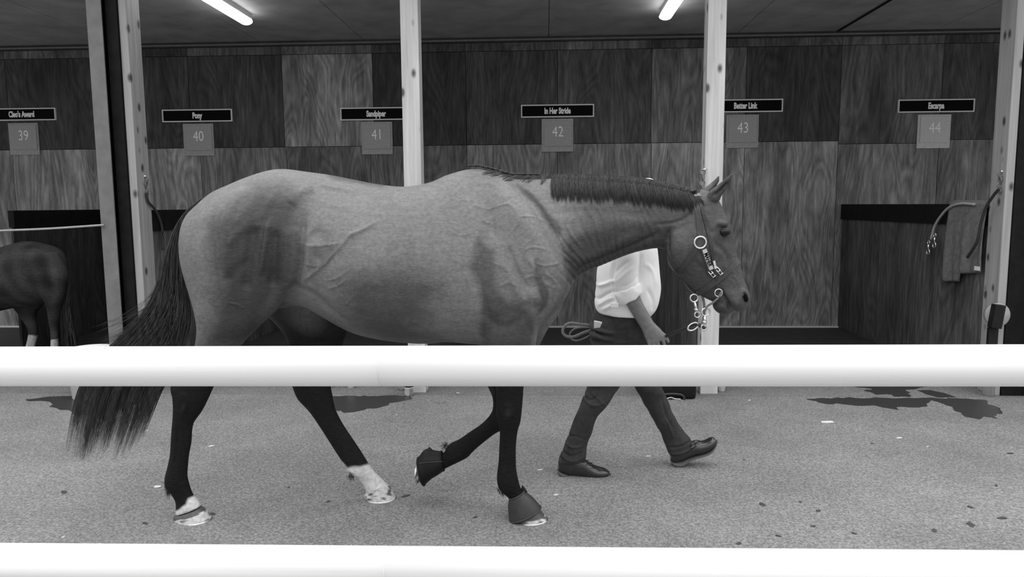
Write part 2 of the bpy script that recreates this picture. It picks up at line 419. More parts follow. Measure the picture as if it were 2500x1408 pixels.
_, XP1 = post('wooden_post', 345, 962, .062, .19, 'knotty pine post beside the grey steel column, left of the tail', M_pineo)
_, XP2 = post('wooden_post', 1016, 963, .135, .135, 'knotty pine post behind the middle of the horse')
_, XP3 = post('wooden_post', 1733, 965, .135, .135, 'knotty pine post behind the horse head')
_, XP4 = post('wooden_post', 2447, 972, .062, .19, 'pine post at the right edge carrying the round grey disc', M_pineo)
_, _x = post('wooden_post', -430, 962, .1, .19, 'pine post outside the left of the frame')
XP0 = -5.35
partition(XP0, 'black-topped partition behind the pony', .05, 7.2)
partition(XP1, 'partition running back from the post left of the tail', .10)
partition(XP2, 'partition behind the horse barrel', .06)
partition(XP3, 'partition behind the handler and horse head', .13)
partition(XP4, 'partition with the towel hanging over its black top board', .10)
# board on the back wall of the pony's stall
pa = onY(110, 535, YW-.03); pb = onY(480, 535, YW-.03)
b = MB(); b.box(XP0+.032, XP1-.032, YW-.055, YW-.02, 1.26, 1.43)
tag(b.build('wall_board', M_black, None, False, bevel=.004), 'black horizontal board on the back wall above the pony', 'board')
# steel H columns
def hcol(px, py, label, mirror=1):
    g = onZ(px, py); r_ = empty('steel_column', (g.x, YP-.03, 0), label, 'column')
    w_, d_, t_ = .115, .16, .010
    b = MB(); x = g.x; Y = YP-.03
    b.box(x-w_/2, x+w_/2, Y, Y+t_, 0, ZC-.001); b.build('front_flange', M_steel, r_, False)
    b = MB(); b.box(x-t_/2, x+t_/2, Y+t_, Y+d_-t_, 0, ZC-.001); b.build('web', M_black, r_, False)  # web coloured black to carry the shade inside the recess
    b = MB(); b.box(x-w_/2+.0, x+w_/2+.03*mirror, Y+d_-t_, Y+d_, 0, ZC-.001); b.build('rear_flange', M_steel, r_, False)
    b = MB(); b.box(x-.07, x+.07, Y-.01, Y+d_+.01, 0, .012); b.build('base_plate', M_steel, r_, False)
    return g.x
XC = hcol(281, 966, 'grey steel column left of the left wooden post')
b = MB(); b.box(XC+.06, XP1-.034, YP+.02, YP+.1, 0, ZC-.002)  # black sheet added as the shade between column and post
tag(b.build('gap_shade_sheet', M_black, None, False), 'black sheet standing in for shade in the gap between steel column and wooden post', 'board')
hcol(2530, 968, 'dark steel column at the right edge of the picture', -1)
g_ = onZ(2485, 970); b = MB(); b.box(XP4+.034, XP4+.30, YP+.03, YP+.09, 0, ZC-.002)  # black sheet added as the shade of the column recess
tag(b.build('gap_shade_sheet', M_black, None, False), 'black sheet standing in for recess shade right of the rightmost wooden post', 'board')

# ------------------------------------------------------------------ signs
def text_mesh(name, s, size, c, m, parent, xs=1.0, bold=0.0, depth=.002, rot=None, face=None):
    cu = bpy.data.curves.new(name, 'FONT'); cu.body = s; cu.size = size; cu.align_x = 'CENTER'; cu.align_y = 'CENTER'
    cu.extrude = depth; cu.offset = bold; cu.resolution_u = 4
    o = bpy.data.objects.new(name, cu); C.objects.link(o)
    dg = bpy.context.evaluated_depsgraph_get(); me = bpy.data.meshes.new_from_object(o.evaluated_get(dg)); bpy.data.objects.remove(o)
    T = rot if rot is not None else Matrix.Rotation(R(90), 4, 'X')
    me.transform(Matrix.Translation(c) @ T @ Matrix.Diagonal((xs, 1, 1, 1)))
    return link(name, me, m, parent, smooth=False)
NAMES = [(39, "Cleo's Award", 52, 279, 57, 339), (40, 'Pony', 481, 282, 484, 341), (41, 'Sandpiper', 918, 277.5, 920, 337), (42, 'In Her Stride', 1361, 270.5, 1361, 330), (43, 'Better Link', 1820, 258, 1813, 320.5), (44, 'Escarpa', 2286, 258, 2281, 320.5)]
for num, nm, ax, ay, bx, by in NAMES:
    c = onY(ax, ay, YW-.04); wd, hh = .84, .145
    r_ = empty('name_sign', c, 'black name board reading %s above number %d' % (nm, num), 'sign', 'name boards on the back wall')
    b = MB(); b.box(c.x-wd/2+.008, c.x+wd/2-.008, YW-.035, YW-.018, c.z-hh/2+.008, c.z+hh/2-.008); b.build('sign_face', M_blackg, r_, False)
    b = MB(); q = .013
    for (a0, a1, z0, z1) in ((-wd/2, wd/2, hh/2-q, hh/2), (-wd/2, wd/2, -hh/2, -hh/2+q), (-wd/2, -wd/2+q, -hh/2+q, hh/2-q), (wd/2-q, wd/2, -hh/2+q, hh/2-q)):
        b.box(c.x+a0, c.x+a1, YW-.044, YW-.018, c.z+z0, c.z+z1)
    b.build('sign_frame', M_frame, r_, False)
    text_mesh('lettering', nm, .092, Vector((c.x, YW-.037, c.z-.002)), M_text, r_, xs=.62, bold=.0042)
    c = onY(bx, by, YW-.04); wd, hh = .365, .375
    r_ = empty('number_plate', c, 'square grey plate with stall number %d' % num, 'sign', 'number plates on the back wall')
    mm = M_platel if num == 44 else M_plate
    b = MB(); b.box(c.x-wd/2, c.x+wd/2, YW-.032, YW-.018, c.z-hh/2, c.z+hh/2); b.build('backing_plate', mm, r_, False, bevel=.003)
    b = MB(); b.box(c.x-wd/2+.028, c.x+wd/2-.02, YW-.040, YW-.0325, c.z-hh/2+.062, c.z+hh/2-.02); b.build('number_panel', mm, r_, False, bevel=.003)
    text_mesh('digits', str(num), .17, Vector((c.x+.004, YW-.0405, c.z+.035)), M_texn, r_, xs=.78, bold=-.0015)

# ------------------------------------------------------------------ strip lamps on the ceiling
def lamp(px, py, label):
    e_ = onZ(px, py, ZC-.09); L_ = 1.5
    r_ = empty('strip_light', (e_.x, e_.y-L_/2, ZC), label, 'ceiling light', 'fluorescent strip lights')
    b = MB(); b.box(e_.x-.055, e_.x+.055, e_.y-L_, e_.y, ZC-.055, ZC-.001); b.build('housing', M_lampb, r_, False, bevel=.006)
    pr = []
    b = MB(); pts = [(e_.x, e_.y-L_+.0, ZC-.075), (e_.x, e_.y-L_+.01, ZC-.075), (e_.x, e_.y-.01, ZC-.075), (e_.x, e_.y, ZC-.075)]
    b.tube(pts, [.04, .062, .062, .045], 16, flat=.55); b.build('diffuser', M_lamp, r_)
lamp(603, 57, 'glowing strip light above stall 40'); lamp(1624, 45, 'glowing strip light near the post behind the horse head')

# ================================================================== WHITE RAIL IN FRONT
c1 = onY(1250, 892, 1.88); c1l = onY(0, 894, 1.88); c1r = onY(2500, 891.5, 1.88)
rf = empty('running_rail', (0, 1.88, 0), 'white tubular rail fence crossing in front of the horse', 'fence')
def rail(zl, zr, y_, r0):
    b = MB(); xa, xb = -2.6, 2.6; 
    def P(x): return (x, y_, zl + (zr-zl)*(x-c1l.x)/(c1r.x-c1l.x))
    b.tube([P(xa), P(-.43)], r0, 48); b.tube([P(-.43), P(-.427)], r0-.0008, 48); b.tube([P(-.427), P(xb)], r0, 48)
    return b.build('rail', M_white, rf)
r0 = (onY(1250, 842, 1.88) - onY(1250, 941, 1.88)).length/2*.985
rail(c1l.z, c1r.z, 1.88, r0)
l2 = onY(0, 1329, 1.88).z - r0; r2_ = onY(2500, 1348, 1.88).z - r0
rail(l2, r2_, 1.88, r0)
for xx in (-2.4, 2.4):
    b = MB(); b.tube([(xx, 1.95, 0), (xx, 1.95, c1.z+.02)], .045, 24); b.build('rail_post', M_white, rf)

# ================================================================== THE HORSE
YH = 3.455; YN = onZ(475, 1268).y; YFR = onZ(930, 1217).y
YNF = onZ(1296, 1268).y; YFF = YH + (YH-YNF)
hb = MB()
T = [  # torso: top, bottom
 (452, 560, 452, 610, .03, YH), (466, 520, 466, 650, .12, YH, .05), (490, 496, 490, 700, .17, YH, .05), (520, 470, 520, 740, .205, YH, .05), (553, 454, 553, 752, .235, YH, .05),
 (622, 426, 622, 756, .262, YH, .06), (683, 412, 683, 752, .272, YH, .04), (751, 419, 745, 748, .262, YH, .06), (809, 427, 800, 776, .268, YH, .1),
 (860, 437, 856, 806, .288, YH, .12), (911, 447, 908, 822, .304, YH, .12), (980, 455, 980, 833, .312, YH, .14), (1045, 446, 1045, 836, .306, YH, .2), (1093, 426, 1093, 832, .288, YH, .28),
 (1148, 412, 1148, 836, .262, YH, .42), (1195, 417, 1195, 840, .248, YH, .42), (1247, 436, 1247, 838, .24, YH, .34), (1295, 470, 1290, 822, .225, YH, .25), (1345, 520, 1330, 785, .195, YH, .1),
 (1378, 575, 1372, 742, .15, YH), (1396, 640, 1392, 705, .07, YH)]
loft(hb, T, n=36)
# neck
N = [(1195, 424, 1290, 790, .19, YH, .5), (1255, 436, 1368, 738, .165, YH, .45), (1310, 437, 1400, 690, .135, YH, .4), (1360, 434, 1425, 667, .112, YH, .35), (1430, 434, 1480, 643, .098, YH, .3),
     (1500, 438, 1535, 621, .088, YH, .25), (1570, 444, 1580, 609, .08, YH, .2), (1630, 454, 1612, 606, .076, YH, .1), (1685, 466, 1640, 610, .074, YH), (1722, 478, 1680, 600, .06, YH)]
loft(hb, N, n=32)
# head: back edge (jaw), front edge (face)
HD = [(1672, 500, 1712, 462, .045, YH), (1650, 530, 1745, 474, .072, YH), (1634, 575, 1768, 516, .088, YH, -.1), (1628, 615, 1787, 556, .096, YH, -.1), (1632, 645, 1795, 600, .088, YH, -.15), (1652, 670, 1803, 632, .074, YH, -.2),
      (1684, 702, 1811, 660, .058, YH, -.1), (1712, 722, 1818, 684, .050, YH), (1738, 735, 1825, 703, .052, YH), (1758, 741, 1830, 720, .056, YH), (1778, 748, 1828, 736, .05, YH), (1794, 756, 1818, 752, .032, YH)]
loft(hb, HD, n=28)
# jowl, brow, lower lip, muzzle
def blob(px, py, Y, rx, ry, rz, ang=0):
    hb.ellipsoid(onY(px, py, Y), rx, ry, rz, Matrix.Rotation(R(ang), 3, 'Y'), n=20, m=12)
for s in (-1, 1):
    blob(1672, 605, YH+s*.05, .085, .042, .115, -20)
    blob(1760, 547, YH+s*.060, .032, .022, .015, 10)       # brow
    blob(1752, 640, YH+s*.045, .045, .020, .014, 60)       # facial crest
    blob(1818, 722, YH+s*.038, .022, .02, .034, -15)     # nostril rim
blob(1766, 745, YH, .052, .042, .042, 25)                # lower lip / chin
blob(1806, 738, YH, .040, .05, .044, 20)                 # upper lip
# ears: flat leaf-shaped
loft(hb, [(1724, 488, 1756, 492, .016, YH-.05), (1729, 470, 1764, 474, .020, YH-.06), (1748, 454, 1777, 458, .015, YH-.066), (1768, 438, 1785, 441, .009, YH-.07), (1787, 421, 1790, 422, .004, YH-.07)], n=14)
loft(hb, [(1705, 482, 1738, 482, .016, YH+.05), (1712, 464, 1742, 465, .020, YH+.06), (1730, 451, 1751, 453, .015, YH+.068), (1744, 439, 1756, 441, .009, YH+.072), (1755, 427, 1757, 428, .004, YH+.072)], n=14)
# near hind quarter and leg
K = YN
loft(hb, [(580, 455, 640, 440, .03, YH-.08), (510, 485, 690, 460, .09, YH-.11), (470, 520, 716, 520, .13, YH-.135), (444, 565, 728, 580, .145, YH-.14), (440, 610, 730, 640, .142, YH-.145), (446, 655, 722, 690, .13, YH-.145), (459, 702, 700, 728, .115, YH-.145), (470, 740, 676, 758, .10, YH-.145),
          (480, 786, 644, 786, .088, YH-.145), (481, 815, 614, 815, .076, YH-.145), (474, 850, 586, 845, .066, YH-.14), (450, 890, 556, 885, .052, K), (425, 922, 534, 918, .045, K), (417, 945, 521, 945, .044, K), (422, 974, 507, 976, .042, K), (423, 1003, 493, 1003, .038, K),
          (421, 1030, 474, 1030, .030, K), (419, 1050, 469, 1050, .026, K), (417, 1080, 467, 1080, .025, K), (415, 1111, 461, 1111, .026, K), (409, 1140, 458, 1140, .030, K), (403, 1165, 457, 1163, .035, K), (404, 1188, 461, 1180, .034, K), (419, 1206, 466, 1196, .029, K), (429, 1225, 473, 1210, .028, K),
          (430, 1242, 484, 1224, .036, K), (430, 1256, 490, 1236, .040, K)], n=28)
K = YFR
loft(hb, [(580, 455, 640, 440, .03, YH+.08), (540, 480, 690, 460, .09, YH+.11), (500, 520, 740, 520, .13, YH+.135), (500, 580, 770, 600, .145, YH+.14), (530, 640, 810, 660, .142, YH+.145), (570, 700, 838, 710, .13, YH+.145), (620, 745, 852, 750, .11, YH+.145), (662, 778, 855, 785, .095, YH+.145), (690, 810, 848, 815, .08, YH+.145),
          (706, 845, 836, 845, .068, YH+.145), (710, 885, 824, 885, .055, K), (708, 915, 814, 915, .046, K), (714, 943, 808, 943, .044, K), (726, 972, 812, 966, .041, K), (742, 990, 816, 988, .037, K), (758, 1008, 822, 1006, .031, K),
          (781, 1042, 838, 1036, .026, K), (806, 1081, 862, 1072, .025, K), (826, 1112, 882, 1102, .026, K), (844, 1138, 897, 1127, .030, K), (850, 1155, 907, 1142, .034, K), (868, 1163, 920, 1157, .030, K), (882, 1178, 934, 1170, .027, K), (892, 1193, 942, 1180, .034, K), (894, 1203, 948, 1188, .038, K)], n=28)
# near fore
K = YNF
loft(hb, [(1215, 440, 1235, 440, .01, YH-.05), (1200, 470, 1262, 470, .04, YH-.09), (1190, 520, 1306, 520, .07, YH-.12), (1180, 580, 1348, 590, .09, YH-.138), (1172, 640, 1380, 650, .10, YH-.145), (1160, 700, 1378, 705, .105, YH-.14), (1152, 750, 1350, 755, .10, YH-.14), (1158, 795, 1318, 797, .09, YH-.14), (1172, 838, 1309, 838, .075, YH-.14),
          (1190, 880, 1300, 880, .062, K), (1204, 915, 1287, 915, .052, K), (1211, 942, 1279, 942, .046, K), (1212, 970, 1277, 968, .043, K), (1211, 1003, 1274, 1003, .043, K), (1216, 1030, 1271, 1028, .038, K), (1220, 1055, 1264, 1053, .030, K), (1219, 1087, 1260, 1087, .025, K), (1217, 1126, 1260, 1126, .025, K),
          (1214, 1150, 1261, 1148, .029, K), (1213, 1172, 1265, 1168, .034, K), (1219, 1194, 1269, 1184, .033, K), (1236, 1210, 1276, 1200, .028, K), (1252, 1225, 1292, 1216, .03, K), (1256, 1245, 1308, 1232, .036, K)], n=28)
# far fore: forearm, bent knee, cannon drawn back
K = YFF
loft(hb, [(1215, 440, 1235, 440, .01, YH+.05), (1190, 520, 1306, 520, .07, YH+.12), (1175, 640, 1380, 650, .10, YH+.145), (1160, 740, 1372, 750, .10, YH+.14), (1165, 800, 1340, 800, .09, YH+.14), (1168, 838, 1320, 838, .075, YH+.14), (1178, 885, 1300, 885, .06, K), (1186, 920, 1276, 920, .05, K), (1191, 943, 1262, 945, .046, K),
          (1202, 969, 1262, 972, .043, K), (1203, 996, 1262, 1010, .042, K), (1195, 1014, 1240, 1043, .040, K), (1176, 1034, 1212, 1056, .032, K), (1148, 1053, 1180, 1080, .027, K), (1122, 1071, 1157, 1100, .026, K), (1100, 1082, 1140, 1117, .030, K), (1089, 1094, 1118, 1128, .034, K),
          (1084, 1104, 1098, 1138, .032, K), (1072, 1108, 1080, 1146, .03, K), (1056, 1110, 1064, 1150, .032, K)], n=26)
# sheath
pass
me, co, ed = remesh(hb, .0052, 12)
me.name = 'horse_body'
# soften the junctions of trunk, quarters and shoulder, leave head and lower legs crisp
zc_ = onY(900, 850, YH).z; xh_ = onY(1600, 500, YH).x
soft_ = np.clip((co[:, 2]-zc_)/.12, 0, 1)*np.clip((xh_-co[:, 0])/.2, 0, 1)
c2_ = lap(co, ed, 60); c2_ = lap(c2_, ed, 14, .5, 0); co = co*(1-soft_[:, None]) + c2_*soft_[:, None]
# ---- relief: muscles, folds, veins
X, Y_, Z = co[:, 0], co[:, 1], co[:, 2]
def q2(pts):
    out = []
    for p in pts: a = onY(p[0], p[1], 3.3 if p[1] > 900 else float(np.interp(p[0], [1340, 1440], [3.19, 3.36]))); out.append((a.x, a.z))
    return out
def smooth_curve(pts): return catmull(np.array(pts, float), 6)
RELIEF = [ # points, amplitude m, width m
 ([(735, 520), (734, 580), (730, 640), (716, 690), (700, 712)], -.016, .018), ([(716, 470), (722, 520), (722, 560)], -.006, .03),
 ([(516, 500), (518, 560), (525, 630), (532, 700), (538, 750)], -.005, .010), ([(500, 560), (505, 640), (515, 720)], .004, .03),
 ([(655, 540), (648, 600), (636, 665)], .012, .013), ([(620, 550), (610, 640), (598, 710)], -.013, .024), ([(672, 560), (668, 640), (655, 705)], -.012, .020), ([(585, 520), (570, 600), (560, 680)], .006, .022), ([(700, 560), (698, 620), (690, 690)], .006, .016),
 ([(560, 600), (585, 570), (605, 545)], .005, .02), ([(560, 680), (600, 640)], -.004, .02), ([(655, 475), (640, 520), (630, 560)], .006, .02), ([(600, 470), (575, 510), (560, 560)], -.004, .02),
 ([(745, 452), (720, 470), (700, 500)], .009, .03), ([(755, 432), (800, 438), (850, 448)], -.005, .012), ([(760, 448), (810, 458), (860, 466)], .005, .012),
 ([(918, 540), (887, 561), (857, 574), (840, 595), (816, 622), (785, 653), (761, 670), (735, 685)], .008, .009), ([(760, 560), (790, 600), (770, 640)], -.010, .035),
 ([(715, 708), (758, 720), (800, 760), (850, 800)], -.006, .02), ([(690, 690), (670, 720), (640, 760)], .004, .02),
 ([(1185, 560), (1172, 620), (1170, 680), (1178, 740), (1205, 800)], -.008, .024), ([(1205, 575), (1225, 640), (1262, 710), (1285, 745)], .007, .022), ([(1240, 600), (1262, 660), (1290, 705)], -.005, .009), ([(1290, 625), (1312, 680), (1318, 715)], .005, .012), ([(1312, 640), (1332, 690)], -.005, .010),
 ([(1230, 440), (1270, 460), (1310, 500), (1340, 545), (1372, 600), (1392, 660)], -.007, .012), ([(1215, 450), (1240, 500), (1290, 560), (1340, 620), (1370, 670)], .005, .03), ([(1180, 480), (1195, 540), (1205, 580)], -.004, .014),
 ([(1300, 722), (1305, 726)], .012, .035), ([(1308, 740), (1310, 790), (1306, 838)], -.005, .012), ([(1180, 770), (1220, 800), (1260, 790), (1290, 760)], -.004, .02),
 ([(1405, 668), (1440, 645), (1500, 620), (1560, 595), (1610, 570)], -.007, .012), ([(1410, 640), (1480, 610), (1560, 570)], .004, .022), ([(1350, 520), (1430, 515), (1520, 520), (1600, 525)], -.003, .02), ([(1600, 548), (1640, 545), (1672, 535), (1688, 520)], -.006, .007),
 ([(1375, 560), (1398, 620), (1402, 665)], -.005, .008), ([(1360, 560), (1383, 620), (1392, 668)], .003, .007),
 ([(1636, 560), (1632, 600), (1640, 640)], -.006, .010), ([(1688, 560), (1730, 600), (1768, 625)], .003, .014), ([(1700, 640), (1740, 680)], -.004, .012), ([(1745, 590), (1775, 620), (1790, 650)], -.004, .010),
 ([(1764, 708), (1775, 728), (1785, 745), (1792, 766)], -.017, .0062), ([(1752, 716), (1762, 740), (1772, 760)], .006, .016), ([(1790, 716), (1798, 735), (1804, 752)], .005, .014), ([(1745, 553), (1762, 541), (1782, 545)], .004, .007), ([(1745, 570), (1730, 560), (1728, 540)], -.004, .01),
 ([(1744, 478), (1762, 464), (1780, 446)], -.012, .009),
 ([(1822, 716), (1825, 724), (1822, 734)], -.014, .008), ([(1780, 680), (1795, 690), (1800, 706)], .002, .005), ([(1790, 672), (1806, 684), (1812, 700)], .002, .005),
 # legs: tendon grooves, fetlocks, knee
 ([(446, 1030), (442, 1080), (436, 1130)], -.004, .006), ([(458, 950), (470, 975), (462, 1000)], .006, .012), ([(1232, 1060), (1232, 1100), (1230, 1150)], -.003, .005), ([(1240, 990), (1244, 1010)], .005, .015), ([(800, 1040), (830, 1080), (858, 1125)], -.003, .006), ([(760, 960), (775, 975)], .004, .014),
 # veins
 ([(725, 592), (760, 600), (800, 597), (830, 592)], .0022, .0045), ([(745, 645), (775, 650), (800, 642)], .0025, .0045), ([(800, 685), (830, 675), (860, 655)], .0025, .005), ([(800, 705), (830, 695), (850, 680)], .0025, .0045), ([(843, 745), (860, 730), (868, 720)], .002, .004), ([(555, 740), (575, 745), (590, 755)], .003, .005),
 ([(1150, 500), (1185, 510), (1235, 500), (1258, 520), (1262, 545), (1245, 570)], .0028, .005), ([(1262, 532), (1300, 530), (1340, 548)], .0025, .0045), ([(1180, 512), (1175, 535), (1190, 545), (1195, 520)], .0025, .0045), ([(1282, 612), (1300, 605), (1330, 612)], .0028, .0045), ([(1300, 640), (1330, 650), (1365, 645)], .0028, .0045), ([(1282, 680), (1300, 675), (1318, 678)], .0025, .0045), ([(1330, 670), (1345, 678), (1355, 690)], .0028, .0045), ([(1330, 688), (1345, 702), (1355, 704)], .0025, .0045), ([(1195, 640), (1225, 652), (1238, 665)], .0022, .0045), ([(1220, 700), (1240, 690), (1260, 700)], .0022, .0045), ([(1090, 560), (1120, 575), (1150, 570)], .002, .005), ([(1700, 590), (1690, 620), (1700, 650)], .002, .005), ([(1770, 650), (1800, 670)], .002, .004)]
nr = normals(me, co)
side = np.clip(np.abs(nr[:, 1])*1.4, 0, 1)
disp = np.zeros(len(co))
for pts, amp, wd in RELIEF:
    pc = smooth_curve(q2(pts)); d, par = pl_dist(X, Z, pc)
    fade = np.clip(np.minimum(par, 1-par)*5+.25, 0, 1) if len(pts) > 2 else 1
    if wd <= .005: amp *= 1.5; wd = .0042
    elif wd > .008: amp *= 1.4
    disp += amp*np.exp(-(d/wd)**2)*fade
# neck skin wrinkles following the neck
za, zb = q2([(1340, 640)])[0], q2([(1600, 480)])[0]
wx = np.clip((X-za[0])/.08, 0, 1)*np.clip((q2([(1640, 0)])[0][0]-X)/.1, 0, 1)*np.clip((q2([(0, 500)])[0][1]-Z)/.04, 0, 1)
ph_ = (X+Z*.45)*205 + 4*np.sin(Z*15+X*6)+3*np.sin(X*17-Z*9)
disp += wx*.0042*(np.sin(ph_)+.5*np.sin(ph_*1.73+2))*(.55+.45*np.sin(X*21+Z*33)*np.sin(Z*25-X*8))
# finely branched surface veins on the barrel and shoulder
def ridged(sc, seed, thr):
    r_ = np.random.default_rng(seed); w1 = np.zeros(len(X))
    wx_ = X + .02*np.sin(Z*38+seed)+.008*np.sin(Z*101+X*60); wz_ = Z + .02*np.sin(X*35+seed*2)+.008*np.sin(X*95-Z*50)
    for k in range(9):
        a_ = r_.uniform(0, 6.28); f_ = sc*r_.uniform(.6, 1.5); w1 += np.sin(wx_*f_*math.cos(a_)+wz_*f_*math.sin(a_)+r_.uniform(0, 6.28))
    w1 /= 3
    return np.exp(-(w1/thr)**2)
def win(a, b, soft): xa = q2([(a, 0)])[0][0]; xb = q2([(b, 0)])[0][0]; return np.clip((X-xa)/soft, 0, 1)*np.clip((xb-X)/soft, 0, 1)
hi_ = np.clip((Z-q2([(0, 790)])[0][1])/.08, 0, 1)
disp += hi_*(win(720, 1400, .15)*.0011*ridged(34, 3, .10) + win(1040, 1400, .1)*.0012*ridged(46, 8, .09) + win(1640, 1830, .05)*.0007*ridged(60, 5, .12))
# ribs, barely showing
rx = np.clip((X-q2([(860, 0)])[0][0])/.1, 0, 1)*np.clip((q2([(1120, 0)])[0][0]-X)/.1, 0, 1)
disp += rx*.0012*np.sin((X+Z*.25)*75)
co = co + nr*(disp*side)[:, None]
co = lap(co, ed, 1, .25, 0)
# eye sockets
nr = normals(me, co)
X, Z = co[:, 0], co[:, 2]
# coat tone
def inpoly(pts, soft):
    """soft mask of a polygon in the X-Z plane"""
    P = np.array(q2(pts)); inside = np.zeros(len(X), bool); j = len(P)-1
    for i in range(len(P)):
        c_ = ((P[i, 1] > Z) != (P[j, 1] > Z)) & (X < (P[j, 0]-P[i, 0])*(Z-P[i, 1])/(P[j, 1]-P[i, 1]+1e-12)+P[i, 0]); inside ^= c_; j = i
    d, _ = pl_dist(X, Z, np.vstack([P, P[:1]])); d = np.where(inside, d, -d)
    return np.clip(d/soft*.5+.5, 0, 1)
def vnoise(sc, seed):
    r_ = np.random.default_rng(seed); out = np.zeros(len(X))
    for k in range(14):
        v = r_.normal(size=3)*sc; out += np.sin(co @ v + r_.uniform(0, 6.28))
    return out/5
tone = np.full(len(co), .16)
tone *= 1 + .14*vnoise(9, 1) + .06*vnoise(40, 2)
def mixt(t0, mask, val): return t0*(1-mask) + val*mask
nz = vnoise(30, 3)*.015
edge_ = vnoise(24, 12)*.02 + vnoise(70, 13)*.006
def wet(pts, soft, k, val):  # blends coat tone inside a ragged outline; also carries painted barrel shade
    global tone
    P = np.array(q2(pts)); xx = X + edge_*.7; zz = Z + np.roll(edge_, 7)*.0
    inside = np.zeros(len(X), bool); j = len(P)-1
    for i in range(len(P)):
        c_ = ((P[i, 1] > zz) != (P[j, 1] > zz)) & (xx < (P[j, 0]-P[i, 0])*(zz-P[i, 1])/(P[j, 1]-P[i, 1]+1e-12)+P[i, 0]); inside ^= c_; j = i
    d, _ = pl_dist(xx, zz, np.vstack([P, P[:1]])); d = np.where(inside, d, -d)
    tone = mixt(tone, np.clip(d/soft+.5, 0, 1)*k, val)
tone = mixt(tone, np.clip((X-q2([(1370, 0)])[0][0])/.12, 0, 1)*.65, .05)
# dark coat patches: sweat on haunch and elbow, painted shade on lower barrel
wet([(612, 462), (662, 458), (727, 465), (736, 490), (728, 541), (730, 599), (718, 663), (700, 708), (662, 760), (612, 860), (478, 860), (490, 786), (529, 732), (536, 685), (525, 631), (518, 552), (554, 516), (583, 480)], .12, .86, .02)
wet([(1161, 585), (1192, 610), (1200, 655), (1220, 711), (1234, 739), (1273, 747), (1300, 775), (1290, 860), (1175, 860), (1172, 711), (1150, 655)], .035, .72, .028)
wet([(838, 700), (880, 668), (968, 655), (1045, 668), (1083, 694), (1083, 717), (1058, 739), (1045, 765), (1010, 800), (1080, 850), (940, 850), (880, 815), (845, 770)], .11, .68, .032)  # shade under the barrel, painted into the coat tone
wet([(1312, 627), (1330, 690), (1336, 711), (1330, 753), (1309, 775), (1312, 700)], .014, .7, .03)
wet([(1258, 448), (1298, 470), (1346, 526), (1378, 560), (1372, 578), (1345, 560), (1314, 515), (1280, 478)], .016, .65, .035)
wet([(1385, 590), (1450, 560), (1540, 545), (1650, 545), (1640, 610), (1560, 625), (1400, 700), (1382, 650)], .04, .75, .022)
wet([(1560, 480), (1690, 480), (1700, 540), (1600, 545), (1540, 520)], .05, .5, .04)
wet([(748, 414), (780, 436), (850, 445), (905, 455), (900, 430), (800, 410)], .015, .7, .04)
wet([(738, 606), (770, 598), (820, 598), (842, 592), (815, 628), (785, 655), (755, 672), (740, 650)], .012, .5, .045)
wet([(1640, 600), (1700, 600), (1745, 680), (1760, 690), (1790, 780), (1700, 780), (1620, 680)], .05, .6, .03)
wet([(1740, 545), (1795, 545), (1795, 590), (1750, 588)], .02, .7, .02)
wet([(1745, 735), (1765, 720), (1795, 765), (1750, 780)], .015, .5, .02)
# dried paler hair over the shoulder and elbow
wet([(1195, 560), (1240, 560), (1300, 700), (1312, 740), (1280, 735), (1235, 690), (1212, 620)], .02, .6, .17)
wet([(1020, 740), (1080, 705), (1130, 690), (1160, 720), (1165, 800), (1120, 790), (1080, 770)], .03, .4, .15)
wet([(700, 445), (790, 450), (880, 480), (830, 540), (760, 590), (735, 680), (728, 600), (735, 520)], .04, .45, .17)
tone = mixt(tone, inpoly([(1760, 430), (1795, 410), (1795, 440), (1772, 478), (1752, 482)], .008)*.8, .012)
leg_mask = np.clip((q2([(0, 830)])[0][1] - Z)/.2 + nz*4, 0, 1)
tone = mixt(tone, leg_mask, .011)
far_ = np.clip((co[:, 1]-YH-.02)/.05, 0, 1)*np.clip((q2([(0, 740)])[0][1]-Z)/.1, 0, 1)*np.clip((q2([(960, 0)])[0][0]-X)/.1, 0, 1)  # occluded far thigh and underbelly: shade painted into the coat tone
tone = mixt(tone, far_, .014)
face = np.clip((X-q2([(1700, 0)])[0][0])/.1, 0, 1); tone = mixt(tone, face*.5, .045)
# white socks: near hind coronet, far hind pastern
near = co[:, 1] < YH
gp = [onY(p[0], p[1], YN) for p in ((406, 1264), (424, 1246), (445, 1240), (464, 1226), (465, 1212), (480, 1203), (512, 1240), (430, 1280))]
def poly2(pts3, soft):
    P = np.array([(a.x, a.z) for a in pts3]); inside = np.zeros(len(X), bool); j = len(P)-1
    for i in range(len(P)):
        c_ = ((P[i, 1] > Z) != (P[j, 1] > Z)) & (X < (P[j, 0]-P[i, 0])*(Z-P[i, 1])/(P[j, 1]-P[i, 1]+1e-12)+P[i, 0]); inside ^= c_; j = i
    d, _ = pl_dist(X, Z, np.vstack([P, P[:1]])); d = np.where(inside, d, -d) + nz*.6
    return np.clip(d/soft*.5+.5, 0, 1)
tone = mixt(tone, poly2(gp, .006)*near, .62)
gp = [onY(p[0], p[1], YFR) for p in ((840, 1125), (850, 1138), (870, 1132), (900, 1128), (915, 1130), (980, 1200), (900, 1240), (835, 1170))]
sock = poly2(gp, .008)*(~near); tone = mixt(tone, sock, .6)
gp = [onY(p[0], p[1], YFR) for p in ((852, 1146), (864, 1150), (868, 1162), (856, 1168))]
tone = mixt(tone, poly2(gp, .008)*(~near), .05)
